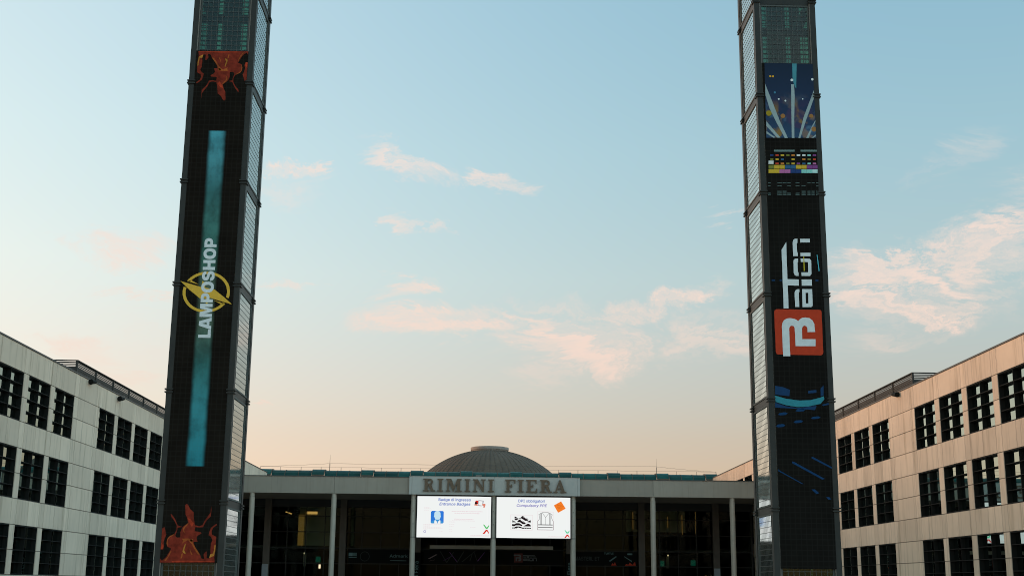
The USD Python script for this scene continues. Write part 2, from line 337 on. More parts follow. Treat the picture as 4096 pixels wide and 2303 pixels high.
DATA = '''{"bolt":[[-1.167,14.431],[-0.722,14.308],[-0.232,14.165],[-0.201,14.453],[-0.063,14.37],[-0.065,14.147],[0.354,14.068],[0.772,13.744],[1.155,13.416],[0.651,13.551],[0.112,13.713],[0.082,13.417],[0.016,13.416],[-0.018,13.67],[-0.248,13.65],[-0.736,14.035]],"tailA":[[-0.862,14.426],[-0.682,14.463],[-0.339,14.28]],"tailB":[[0.345,13.587],[0.659,13.422],[0.84,13.435]],"ring":[[0.001,13.95],[-1.027,13.935],[1.029,13.966],[-0.058,14.86],[0.06,13.043],[-0.862,14.426],[0.99,13.685],[-0.97,14.168],[0.84,13.435]],"lampo":[[-0.215,11.91],[0.31,11.917],[-0.244,16.387],[0.315,15.996]],"T":[[-0.382,16.716],[-0.396,15.004],[0.114,14.999],[0.111,14.716],[-0.391,14.717],[-0.4,13.67],[-0.616,13.667],[-0.606,16.357]],"n1":[[0.13,16.881],[0.017,16.879],[-0.062,16.821],[-0.088,16.703],[-0.097,16.071],[0.118,16.074],[0.123,16.208],[0.092,16.26],[0.095,16.65],[0.123,16.707]],"n2":[[0.244,16.878],[0.7,16.886],[0.692,16.716],[0.25,16.709]],"n3":[[0.242,16.232],[0.692,16.239],[0.685,16.075],[0.235,16.076]],"o1":[[0.121,15.966],[-0.005,15.956],[-0.079,15.89],[-0.096,15.782],[-0.096,15.287],[-0.061,15.202],[0.008,15.16],[0.113,15.162],[0.119,15.312],[0.087,15.35],[0.088,15.763],[0.115,15.807]],"o2":[[0.239,15.968],[0.638,15.966],[0.706,15.881],[0.695,15.256],[0.624,15.169],[0.247,15.164],[0.241,15.327],[0.547,15.331],[0.56,15.805],[0.241,15.809]],"i":[[0.24,15.001],[0.7,15.008],[0.696,14.725],[0.24,14.718]],"a1":[[0.12,14.554],[0.003,14.54],[-0.066,14.483],[-0.099,14.389],[-0.101,13.743],[0.078,13.745],[0.092,14.383],[0.115,14.435]],"a2":[[0.242,14.556],[0.689,14.563],[0.69,13.848],[0.666,13.78],[0.602,13.745],[0.227,13.739]],"a2h":[[0.393,14.396],[0.506,14.398],[0.497,13.909],[0.389,13.907]],"red":[[-1.051,13.483],[-1.027,13.568],[-0.942,13.624],[0.972,13.627],[1.045,13.599],[1.07,13.514],[1.057,11.707],[1.032,11.624],[0.952,11.581],[-0.937,11.588],[-1.01,11.616],[-1.04,11.699]],"B":[[-0.726,11.516],[-0.731,12.855],[-0.704,13.003],[-0.629,13.13],[-0.501,13.208],[-0.355,13.231],[-0.19,13.208],[-0.067,13.159],[0.005,13.097],[0.101,13.204],[0.207,13.256],[0.332,13.271],[0.518,13.24],[0.65,13.136],[0.718,12.981],[0.739,12.624],[0.399,12.611],[0.398,12.787],[0.368,12.862],[0.291,12.903],[0.211,12.869],[0.162,12.784],[0.149,12.288],[0.745,12.297],[0.731,11.982],[-0.158,11.974],[-0.162,12.779],[-0.2,12.863],[-0.282,12.895],[-0.366,12.86],[-0.411,12.767],[-0.412,11.52]],"yl":[[0.361,16.056],[0.394,16.057],[0.404,15.402],[0.357,15.393]],"tl":[[0.97,16.144],[0.999,16.144],[1.062,15.412],[1.024,15.399]],"bd":[[[-1.099,14.971],[-0.953,14.974],[-0.955,14.914],[-1.102,14.912]],
[[-0.744,14.977],[-0.648,14.978],[-0.65,14.918],[-0.746,14.917]],
[[0.859,14.997],[0.993,14.999],[0.99,14.935],[0.856,14.933]]],"stage":[[-1.051,25.333],[1.228,25.357],[1.21,21.697],[-1.101,21.655]],"beams":[[[-1.069,24.304],[-0.953,23.966],[-0.75,23.392],[-0.463,22.519],[-0.103,21.653],[-0.249,21.651],[-0.596,22.382],[-0.89,23.051],[-1.064,23.725]],
[[0.145,24.293],[0.28,24.296],[0.293,23.683],[0.225,22.667],[0.19,21.659],[0.076,21.657],[0.105,23.002]],
[[1.236,24.11],[1.233,23.769],[0.747,22.474],[0.464,21.664],[0.375,21.662],[0.66,22.675],[0.984,23.493]],
[[-1.072,22.454],[-0.798,22.11],[-0.445,21.667],[-0.604,21.664],[-1.08,22.225]],
[[1.236,22.55],[1.088,22.245],[0.846,21.671],[0.731,21.668],[1.024,22.244],[1.218,22.584]],
[[-1.083,21.97],[-0.68,21.676],[-0.77,21.655],[-1.087,21.863]],
[[1.211,21.865],[1.194,21.777],[1.063,21.681],[0.974,21.68]]],"tealbeam":[[0.233,25.351],[0.452,25.342],[0.374,24.093],[0.308,24.194],[0.264,24.364],[0.23,24.637]],"dots":[[-0.811,24.665,0.048,"a"],[-0.682,24.667,0.048,"a"],[0.192,24.499,0.065,"w"],[1.147,24.552,0.059,"w"],[-0.456,23.547,0.042,"w"],[-0.151,23.471,0.042,"w"],[0.654,23.575,0.03,"w"],[-0.623,23.87,0.053,"t"],[-0.942,22.847,0.131,"y"],[-0.296,22.724,0.107,"o"],[0.003,23.0,0.089,"p"],[0.51,22.908,0.119,"p"],[1.015,22.749,0.095,"o"],[1.114,22.111,0.119,"o"],[-0.086,22.391,0.083,"v"]],"cells":[[[[-1.043,20.339],[-0.801,20.344],[-0.808,20.165],[-1.05,20.161]],"ol"],
[[[-0.793,20.344],[-0.55,20.348],[-0.557,20.169],[-0.8,20.165]],"ye"],
[[[-0.543,20.348],[-0.3,20.352],[-0.307,20.174],[-0.55,20.169]],"ye"],
[[[-0.293,20.352],[-0.05,20.357],[-0.057,20.178],[-0.3,20.174]],"bl"],
[[[-0.042,20.357],[0.201,20.361],[0.193,20.182],[-0.049,20.178]],"bl"],
[[[0.208,20.361],[0.451,20.366],[0.444,20.187],[0.201,20.183]],"ye"],
[[[0.459,20.366],[0.702,20.37],[0.694,20.191],[0.451,20.187]],"ye"],
[[[0.709,20.37],[0.952,20.374],[0.944,20.196],[0.702,20.191]],"pu"],
[[[0.96,20.375],[1.203,20.379],[1.195,20.2],[0.952,20.196]],"pu"],
[[[-1.051,20.134],[-0.808,20.138],[-0.815,19.96],[-1.058,19.956]],"ye"],
[[[-0.801,20.139],[-0.558,20.143],[-0.565,19.964],[-0.808,19.96]],"ye"],
[[[-0.551,20.143],[-0.308,20.147],[-0.315,19.969],[-0.558,19.965]],"pk"],
[[[-0.301,20.147],[-0.058,20.152],[-0.065,19.973],[-0.308,19.969]],"pk"],
[[[-0.05,20.152],[0.192,20.156],[0.185,19.977],[-0.058,19.973]],"nv"],
[[[0.2,20.156],[0.443,20.16],[0.435,19.982],[0.192,19.978]],"nv"],
[[[0.45,20.16],[0.693,20.165],[0.685,19.986],[0.443,19.982]],"cy"],
[[[0.7,20.165],[0.943,20.169],[0.935,19.991],[0.693,19.986]],"cy"],
[[[0.951,20.169],[1.194,20.174],[1.186,19.995],[0.943,19.991]],"cw"],
[[[-0.956,20.858],[-0.804,20.861],[-0.808,20.774],[-0.959,20.772]],"nv"],
[[[-0.711,20.862],[-0.559,20.865],[-0.563,20.779],[-0.714,20.776]],"re"],
[[[-0.466,20.867],[-0.314,20.869],[-0.317,20.783],[-0.469,20.78]],"ye"],
[[[-0.221,20.871],[-0.069,20.874],[-0.072,20.787],[-0.224,20.785]],"ol"],
[[[0.025,20.875],[0.177,20.878],[0.173,20.792],[0.021,20.789]],"or"],
[[[0.27,20.88],[0.422,20.883],[0.418,20.796],[0.266,20.793]],"wh"],
[[[0.516,20.884],[0.667,20.887],[0.664,20.8],[0.512,20.798]],"wh"],
[[[0.761,20.889],[0.913,20.891],[0.909,20.805],[0.757,20.802]],"cy"],
[[[1.006,20.893],[1.158,20.896],[1.155,20.809],[1.003,20.807]],"pu"],
[[[-0.957,20.659],[-0.818,20.661],[-0.821,20.575],[-0.961,20.573]],"ol"],
[[[-0.712,20.663],[-0.573,20.666],[-0.576,20.579],[-0.716,20.577]],"ye"],
[[[-0.467,20.667],[-0.328,20.67],[-0.331,20.584],[-0.471,20.581]],"bl"],
[[[0.023,20.676],[0.162,20.679],[0.159,20.592],[0.019,20.59]],"ye"],
[[[0.513,20.685],[0.653,20.687],[0.649,20.601],[0.509,20.599]],"or"],
[[[0.758,20.689],[0.898,20.692],[0.894,20.605],[0.755,20.603]],"ol"],
[[[1.004,20.694],[1.143,20.696],[1.139,20.61],[1.0,20.607]],"re"],
[[[-0.726,20.457],[-0.575,20.46],[-0.578,20.381],[-0.729,20.378]],"re"],
[[[-0.482,20.462],[-0.33,20.464],[-0.333,20.385],[-0.485,20.382]],"or"],
[[[-0.237,20.466],[-0.085,20.469],[-0.088,20.389],[-0.24,20.387]],"ol"],
[[[0.008,20.47],[0.16,20.473],[0.156,20.393],[0.005,20.391]],"ye"],
[[[0.253,20.475],[0.405,20.477],[0.401,20.398],[0.25,20.395]],"pu"],
[[[0.498,20.479],[0.65,20.482],[0.646,20.402],[0.495,20.399]],"bl"],
[[[0.743,20.483],[0.895,20.486],[0.891,20.406],[0.74,20.404]],"cy"],
[[[0.988,20.488],[1.14,20.49],[1.136,20.411],[0.985,20.408]],"pk"],
[[[-1.039,20.551],[-0.811,20.555],[-0.818,20.39],[-1.046,20.386]],"wh"],
[[[-0.773,21.074],[0.179,21.091],[0.176,21.005],[-0.776,20.988]],"tg"],
[[[0.452,21.096],[1.215,21.11],[1.211,21.023],[0.449,21.009]],"tg"],
[[[-1.103,19.501],[-0.977,19.503],[-0.978,19.483],[-1.104,19.481]],"tg"],
[[[-0.674,19.508],[-0.473,19.512],[-0.473,19.492],[-0.675,19.488]],"tg"],
[[[-0.435,19.512],[-0.258,19.515],[-0.259,19.496],[-0.436,19.492]],"tg"],
[[[-0.22,19.516],[-0.056,19.519],[-0.057,19.499],[-0.221,19.496]],"tg"],
[[[0.158,19.522],[0.335,19.525],[0.334,19.506],[0.158,19.503]],"tg"],
[[[0.701,19.532],[0.84,19.534],[0.839,19.514],[0.7,19.512]],"tg"],
[[[0.891,19.535],[1.03,19.537],[1.029,19.518],[0.89,19.515]],"tg"],
[[[1.093,19.539],[1.207,19.541],[1.206,19.521],[1.092,19.519]],"tg"],
[[[-1.109,19.343],[-0.983,19.345],[-0.984,19.325],[-1.11,19.323]],"tg"],
[[[-0.68,19.35],[-0.479,19.354],[-0.48,19.334],[-0.681,19.331]],"tg"],
[[[-0.227,19.358],[-0.063,19.361],[-0.063,19.341],[-0.227,19.338]],"tg"],
[[[0.152,19.365],[0.328,19.368],[0.328,19.348],[0.151,19.345]],"tg"],
[[[0.429,19.369],[0.612,19.373],[0.611,19.353],[0.429,19.35]],"tg"],
[[[1.086,19.381],[1.199,19.383],[1.198,19.363],[1.085,19.361]],"tg"],
[[[-0.69,19.101],[-0.489,19.104],[-0.489,19.085],[-0.691,19.081]],"tg"],
[[[-0.451,19.105],[-0.274,19.108],[-0.275,19.088],[-0.452,19.085]],"tg"],
[[[0.419,19.12],[0.601,19.123],[0.601,19.103],[0.418,19.1]],"tg"],
[[[0.683,19.124],[0.822,19.127],[0.821,19.107],[0.683,19.105]],"tg"],
[[[0.873,19.128],[1.011,19.13],[1.01,19.11],[0.872,19.108]],"tg"],
[[[1.074,19.131],[1.188,19.133],[1.187,19.113],[1.073,19.111]],"tg"],
[[[-1.121,19.002],[-0.996,19.004],[-0.996,18.984],[-1.122,18.982]],"tg"],
[[[-0.694,19.009],[-0.492,19.013],[-0.493,18.993],[-0.694,18.989]],"tg"],
[[[-0.454,19.013],[-0.278,19.016],[-0.279,18.997],[-0.455,18.994]],"tg"],
[[[-0.24,19.017],[-0.077,19.02],[-0.077,19.0],[-0.241,18.997]],"tg"],
[[[0.138,19.023],[0.314,19.026],[0.313,19.007],[0.137,19.004]],"tg"],
[[[0.415,19.028],[0.597,19.031],[0.597,19.011],[0.414,19.008]],"tg"],
[[[0.679,19.033],[0.818,19.035],[0.817,19.015],[0.679,19.013]],"tg"],
[[[0.868,19.036],[1.007,19.038],[1.006,19.018],[0.868,19.016]],"tg"],
[[[1.07,19.039],[1.184,19.041],[1.183,19.021],[1.069,19.02]],"tg"],
[[[-1.124,18.936],[-0.998,18.938],[-0.999,18.919],[-1.125,18.917]],"tg"],
[[[-0.696,18.944],[-0.495,18.947],[-0.495,18.927],[-0.697,18.924]],"tg"],
[[[-0.457,18.948],[-0.281,18.951],[-0.281,18.931],[-0.458,18.928]],"tg"],
[[[-0.243,18.951],[-0.079,18.954],[-0.08,18.934],[-0.244,18.932]],"tg"],
[[[0.135,18.958],[0.311,18.961],[0.31,18.941],[0.134,18.938]],"tg"],
[[[0.412,18.962],[0.595,18.966],[0.594,18.946],[0.411,18.943]],"tg"],
[[[0.677,18.967],[0.815,18.969],[0.814,18.95],[0.676,18.947]],"tg"],
[[[0.866,18.97],[1.004,18.973],[1.003,18.953],[0.865,18.951]],"tg"],
[[[1.067,18.974],[1.181,18.976],[1.18,18.956],[1.066,18.954]],"tg"]],"arc":[[-1.16,9.773],[-0.679,9.639],[-0.074,9.562],[0.414,9.592],[0.845,9.708],[0.982,9.771],[1.012,9.637],[0.833,9.434],[0.28,9.305],[-0.207,9.28],[-0.69,9.353],[-1.158,9.499]],"blues":[[[-1.132,10.201],[-0.781,10.144],[-0.481,10.026],[-0.522,9.751],[-1.146,9.816]],
[[-1.16,9.462],[-0.692,9.31],[-0.209,9.238],[0.658,9.34],[0.577,9.157],[-0.332,9.206],[-1.168,9.243]],
[[0.864,10.105],[1.004,10.248],[0.983,9.795],[0.86,9.769]],
[[0.31,9.994],[0.678,10.041],[0.672,9.919],[0.305,9.884]],
[[0.891,9.392],[1.2,9.481],[1.196,9.396],[0.95,9.344]]],"dash":[[[-1.059,8.932],[-0.968,9.013],[-0.727,9.043],[-0.62,8.998],[-0.71,8.93],[-0.95,8.907]],
[[-0.282,9.102],[-0.19,9.19],[0.051,9.223],[0.159,9.173],[0.068,9.099],[-0.174,9.074]],
[[0.378,8.784],[0.466,8.858],[0.701,8.885],[0.805,8.844],[0.718,8.783],[0.483,8.762]],
[[-0.387,8.602],[-0.299,8.683],[-0.065,8.712],[0.04,8.667],[-0.048,8.599],[-0.282,8.577]],
[[-1.163,8.413],[-1.078,8.501],[-0.85,8.533],[-0.749,8.484],[-0.834,8.41],[-1.061,8.386]],
[[0.272,5.731],[0.422,5.732],[0.595,5.581],[0.485,5.533]],
[[0.886,5.419],[1.017,5.409],[1.097,5.328],[0.988,5.303]]],"diag":[[[-1.125,6.59],[-1.091,6.531],[-0.059,5.957],[-0.137,5.962],[-1.128,6.495]],
[[-0.523,6.918],[-0.428,6.896],[0.863,6.192],[0.771,6.15],[-0.526,6.847]],
[[0.341,7.131],[0.424,7.109],[1.228,6.677],[1.213,6.618],[0.338,7.06]]],"LAMPOSHOP":[[[[[4.0,71.0],[22.0,71.0],[23.0,70.0],[23.1,17.3],[54.0,17.0],[54.0,0.0],[4.0,0.0]],[]]],
[[[[55.0,0.0],[57.0,10.0],[77.0,70.0],[78.0,71.0],[104.0,71.0],[127.0,3.0],[127.0,0.0],[106.0,0.0],[104.0,4.0],[103.0,10.6],[101.4,12.0],[79.4,12.0],[77.0,3.0],[75.0,0.0]],
[[[85.0,30.0],[84.0,29.5],[84.5,27.0],[98.0,27.4],[91.6,51.0],[90.1,50.9],[89.0,47.6]]]]],
[[[[131.0,71.0],[160.0,71.0],[164.0,59.0],[164.0,55.4],[166.0,52.0],[170.0,33.4],[171.6,31.8],[173.0,32.4],[176.0,48.0],[178.0,51.4],[179.0,59.0],[183.0,71.0],[212.0,71.0],[212.0,0.0],[193.0,0.0],[192.4,43.2],[191.0,42.6],[190.0,35.0],[188.0,31.6],[184.0,14.0],[179.0,0.0],[164.0,0.0],[163.0,1.0],[162.0,7.6],[154.0,31.0],[152.0,42.6],[150.6,43.2],[150.0,0.0],[131.0,0.0]],[]]],
[[[[220.0,70.0],[256.0,70.0],[256.5,69.0],[260.0,69.0],[267.0,66.0],[274.0,59.0],[276.0,54.0],[276.0,50.5],[277.0,50.0],[276.0,37.0],[274.0,32.0],[267.0,25.0],[256.0,21.0],[239.1,20.7],[239.0,0.0],[220.0,0.0]],
[[[239.0,37.6],[251.4,37.0],[253.7,38.1],[258.0,43.4],[256.9,49.7],[251.5,54.0],[239.3,53.9]]]]],
[[[[281.0,28.0],[281.0,43.0],[282.0,43.5],[283.0,51.0],[287.0,59.0],[294.0,66.0],[304.0,71.0],[321.0,72.0],[333.0,68.0],[342.0,60.0],[348.0,48.0],[349.0,28.0],[348.0,27.5],[347.0,20.0],[343.0,12.0],[336.0,5.0],[326.0,0.0],[309.0,-1.0],[297.0,3.0],[287.0,12.0],[283.0,20.0],[282.0,27.5]],
[[[302.0,29.0],[302.0,25.4],[304.1,21.3],[311.4,16.0],[318.6,16.0],[325.9,21.2],[329.0,29.5],[329.0,41.5],[325.9,49.7],[322.8,52.9],[318.5,55.0],[311.5,55.0],[304.1,49.8],[301.0,41.5],[301.0,29.5]]]]],
[[[[354.0,19.0],[354.0,24.0],[373.0,24.0],[374.1,19.2],[380.5,15.0],[388.6,15.0],[391.7,16.1],[395.0,19.5],[394.9,22.7],[391.7,25.9],[366.0,32.0],[361.7,35.9],[360.0,36.0],[359.9,37.8],[357.0,40.0],[355.0,45.0],[355.0,54.0],[358.0,61.0],[364.0,67.0],[377.0,72.0],[390.0,72.0],[390.5,71.0],[398.0,70.0],[404.0,67.0],[408.0,63.0],[412.0,55.0],[412.0,48.0],[395.0,48.0],[393.8,51.8],[390.7,54.9],[387.5,56.0],[378.4,55.0],[375.0,51.4],[375.1,48.3],[378.3,45.1],[402.0,40.0],[406.0,38.0],[412.0,32.0],[414.0,27.0],[414.0,17.0],[412.0,11.0],[407.0,5.0],[400.0,1.0],[391.5,-0.0],[391.0,-1.0],[372.0,0.0],[363.0,4.0],[357.0,10.0]],[]]],
[[[[421.0,70.0],[440.0,70.0],[440.3,44.1],[463.4,44.0],[464.0,70.0],[483.0,70.0],[483.0,0.0],[464.0,0.0],[463.4,27.0],[440.3,26.9],[440.0,0.0],[421.0,0.0]],[]]],
[[[[489.0,28.0],[489.0,43.0],[490.0,43.5],[491.0,51.0],[495.0,59.0],[502.0,66.0],[512.0,71.0],[529.0,72.0],[541.0,68.0],[550.0,60.0],[556.0,48.0],[557.0,28.0],[556.0,27.5],[555.0,20.0],[551.0,12.0],[544.0,5.0],[534.0,0.0],[517.0,-1.0],[505.0,3.0],[495.0,12.0],[491.0,20.0],[490.0,27.5]],
[[[510.0,29.0],[510.0,25.4],[512.1,21.3],[519.4,16.0],[526.6,16.0],[533.9,21.2],[537.0,29.5],[537.0,41.5],[533.9,49.7],[530.8,52.9],[526.5,55.0],[519.5,55.0],[512.1,49.8],[509.0,41.5],[509.0,29.5]]]]],
[[[[563.0,70.0],[599.0,70.0],[599.5,69.0],[603.0,69.0],[610.0,66.0],[617.0,59.0],[619.0,54.0],[619.0,50.5],[620.0,50.0],[619.0,37.0],[617.0,32.0],[610.0,25.0],[599.0,21.0],[582.1,20.7],[582.0,0.0],[563.0,0.0]],
[[[582.0,37.6],[594.4,37.0],[596.7,38.1],[601.0,43.4],[599.9,49.7],[594.5,54.0],[582.3,53.9]]]]]],"fire":[["r",[[-0.287,4.752],[-0.22,4.804],[-0.145,4.73],[-0.077,4.592],[0.084,4.455],[0.118,4.178],[0.148,4.017],[0.198,3.856],[0.171,3.672],[0.441,3.64],[0.468,3.583],[0.311,3.49],[0.271,3.398],[0.328,3.238],[0.165,3.236],[0.196,3.122],[0.301,2.94],[0.454,2.737],[0.535,2.555],[0.653,2.534],[0.618,2.715],[0.68,2.83],[0.748,2.854],[0.742,2.58],[0.859,2.559],[0.919,2.719],[1.066,2.583],[1.1,2.413],[-1.256,2.366],[-1.252,2.628],[-1.1,2.447],[-0.927,2.608],[-0.743,2.952],[-0.923,3.03],[-0.956,3.178],[-0.945,3.339],[-0.871,3.443],[-0.669,3.548],[-0.576,3.71],[-0.582,3.894],[-0.683,4.077],[-0.836,4.26],[-0.868,4.375],[-0.819,4.352],[-0.691,4.192],[-0.543,3.906],[-0.365,3.85],[-0.543,3.807],[-0.553,3.71],[-0.595,3.549],[-0.613,3.48],[-0.543,3.4],[-0.404,3.413],[-0.414,3.62],[-0.36,3.781],[-0.318,3.851],[-0.12,4.014],[-0.169,4.221],[-0.248,4.359]]],["r",[[0.182,3.856],[0.359,3.823],[0.52,3.848],[0.601,4.045],[0.708,4.184],[0.817,4.301],[0.82,4.556],[0.797,4.729],[0.802,4.463],[0.679,4.277],[0.573,4.114],[0.492,3.928],[0.355,3.881],[0.194,3.914]]],["r",[[-1.23,3.749],[-1.085,3.831],[-1.037,3.659],[-0.993,3.522],[-1.041,3.384],[-1.087,3.223],[-1.052,3.063],[-1.088,2.914],[-1.231,2.913],[-1.246,3.175],[-1.226,3.382]]],["r",[[0.774,3.518],[0.8,3.656],[0.848,3.817],[0.959,3.911],[1.094,3.993],[1.086,3.935],[0.941,3.818],[0.892,3.68],[0.912,3.542],[1.093,3.452],[1.101,2.949],[1.065,2.606],[0.923,2.65],[0.887,2.855],[0.889,3.175],[0.95,3.313],[0.872,3.45]]],["o",[[-0.925,3.064],[-0.956,3.178],[-0.933,3.339],[-0.859,3.443],[-0.669,3.548],[-0.689,3.502],[-0.834,3.42],[-0.908,3.316],[-0.909,3.065]]],["o",[[-0.313,3.782],[-0.228,3.898],[-0.097,4.026],[-0.105,3.968],[-0.224,3.829],[-0.274,3.713],[-0.206,3.576],[-0.294,3.667]]],["o",[[-0.331,3.357],[-0.053,3.371],[0.066,3.327],[0.138,3.305],[0.134,3.19],[0.25,3.008],[0.403,2.804],[0.455,2.714],[0.361,2.736],[0.207,2.962],[0.077,3.167],[-0.071,3.302],[-0.229,3.232],[-0.294,3.163],[-0.28,3.3]]],["y",[[-0.255,2.934],[-0.178,3.164],[-0.152,3.118],[-0.205,2.889],[-0.127,2.753],[-0.172,2.741],[-0.27,2.82]]],["y",[[-0.003,3.326],[0.124,3.339],[0.124,3.236],[0.049,3.246]]],["y",[[1.09,3.131],[1.084,2.857],[1.049,2.674],[0.858,2.581],[0.894,2.741],[1.008,2.765],[1.043,2.948],[1.045,3.108]]],["h",[[-0.684,2.447],[0.009,2.47],[1.052,2.447],[1.054,2.417],[-0.68,2.395]]],["h",[[-1.235,3.187],[-1.178,3.199],[-1.076,3.063],[-1.1,2.921],[-1.227,2.913]]],["h",[[-0.157,4.221],[-0.013,4.153],[0.115,3.993],[0.054,3.855],[-0.1,4.06]]],["o",[[-1.008,2.448],[-0.859,2.632],[-0.76,2.861],[-0.735,2.838],[-0.824,2.632],[-0.939,2.449]]],["o",[[-0.332,2.546],[-0.31,2.729],[-0.244,2.775],[-0.276,2.57]]],["o",[[0.022,2.96],[0.076,2.847],[0.154,2.711],[0.108,2.71],[0.041,2.846]]]]}'''
# flame print, banner cloth, ground, green glazing: materials with more of a pattern
def banner_cloth(name, base, flames):
    g = Graph(); pos = '@' + g.add('geometry') + '.position'
    s = g.add('separate_xyz', vector=pos); X, Z = f'@{s}.x', f'@{s}.z'
    n = g.noise(pos, 1.2, 3)
    c = g.ramp(n, [(.3, tuple(x * .8 for x in base)), (.7, tuple(x * 1.25 for x in base))])
    # backlit glass grid showing through the cloth, painted in as faint lighter squares
    gx = g.math('absolute', g.math('subtract', g.math('fraction', g.math('divide', X, .226)), .5))
    gz = g.math('absolute', g.math('subtract', g.math('fraction', g.math('divide', Z, .226)), .5))
    grid = g.math('maximum', g.mapr(gx, .40, .48), g.mapr(gz, .40, .48))
    if flames:
        x0, zlo, zhi = flames
        # the long blurred streak of light
        u = g.math('subtract', X, x0 + .015)
        wob = g.math('multiply', g.math('subtract', g.noise(g.scaled(pos, (.5, .5, .7)), 1.0, 3), .5), .10)
        a = g.math('absolute', g.math('add', u, wob))
        st = g.math('multiply', g.mapr(a, .44, .22), g.math('multiply', g.mapr(Z, 6.36, 6.40), g.mapr(Z, 21.43, 21.39)))
        sc = g.ramp(g.mapr(Z, 6.3, 21.5, kind='linear'), [(0, (.025, .22, .27)), (.18, (.045, .25, .28)), (.30, (.04, .16, .15)), (.40, (.09, .15, .11)), (.50, (.10, .14, .10)), (.60, (.05, .15, .12)), (.72, (.06, .20, .18)), (.80, (.04, .14, .14)), (.9, (.075, .29, .33)), (1, (.07, .33, .40))])
        st = g.math('multiply', st, g.mapr(g.noise(g.scaled(pos, (1.6, 1, 1.1), (5, 0, 3)), 1.0, 4, .6), .3, .62, .55, 1.0))
        c = g.mix(st, c, sc)
    c = g.mix(g.math('multiply', grid, .07), c, (.08, .085, .075))
    p = g.add('principled_bsdf', base_color=c, roughness=.9, specular_ior_level=.03)
    return g.make(name, f'{p}.BSDF')


M['banner_fire'] = banner_cloth('banner_fire_print', (.0095, .0080, .0062), (-12.277, 2.375, 25.29))
M['banner_black'] = banner_cloth('banner_black_print', (.0082, .0078, .0068), None)


def stage_print():
    g = Graph(); pos = '@' + g.add('geometry') + '.position'
    s = g.add('separate_xyz', vector=pos)
    n = g.noise(g.scaled(pos, (1.3, 1, .8), (3, 0, 2)), 1.0, 4, .55, .6)
    c = g.ramp(g.mapr(f'@{s}.z', 21.4, 25.4, kind='linear'), [(0, (.022, .065, .13)), (.4, (.013, .032, .078)), (1, (.006, .018, .040))])
    low = g.mapr(f'@{s}.z', 24.0, 22.6)
    for i, cc in enumerate([(.20, .14, .10), (.28, .16, .02), (.05, .035, .09), (.07, .15, .24)]):
        m = g.math('multiply', low, g.mapr(g.noise(g.scaled(pos, (1.4, 1, 1.2), (i * 7.3, i, i * 3.1)), 1.0, 3, .5, .5), .54, .66))
        c = g.mix(g.math('multiply', m, .75), c, cc)
    p = g.add('principled_bsdf', base_color=c, roughness=.8, specular_ior_level=.2)
    return g.make('stage_light_print', f'{p}.BSDF')


M['print_stage'] = stage_print()


def green_glazing():
    g = Graph(); pos = '@' + g.add('geometry') + '.position'; oi = g.add('object_info')
    n = g.noise(pos, .8, 4, .6)
    c = g.ramp(g.math('add', g.math('multiply', n, .6), g.math('multiply', f'@{oi}.random', .4)), [(.2, (.002, .022, .020)), (.55, (.005, .046, .041)), (.85, (.012, .085, .074))])
    p = g.add('principled_bsdf', base_color=c, roughness=.45, specular_ior_level=.2)
    return g.make('green_glazing', f'{p}.BSDF')


M['green_glass'] = green_glazing()


def paving():
    g = Graph(); pos = '@' + g.add('geometry') + '.position'
    br = g.add('brick_texture', vector=pos, color1=(.34, .30, .25), color2=(.40, .355, .30), mortar=(.10, .095, .09), scale=1.0, mortar_size=.008, brick_width=1.2, row_height=.6)
    n = g.noise(pos, .25, 5, .6)
    c = g.mix(g.mapr(n, .3, .7, 0, .5), f'@{br}.color', (.26, .235, .20))
    p = g.add('principled_bsdf', base_color=c, roughness=.8)
    return g.make('plaza_paving', f'{p}.BSDF')


M['ground'] = paving()

# ---------------------------------------------------------------- ground
solo('plaza_ground', bx(-900, 900, -700, 1200, -.5, 0), M['ground'], 'wide paved plaza between the office blocks and the entrance hall', 'ground', kind='structure')

# ---------------------------------------------------------------- the two office blocks
ROOF, P, W = 16.4, 5.20, 4.27
FLOORS = [(11.59, 14.73), (6.70, 9.90), (1.95, 5.06)]
GAP = .022          # half a joint between panels


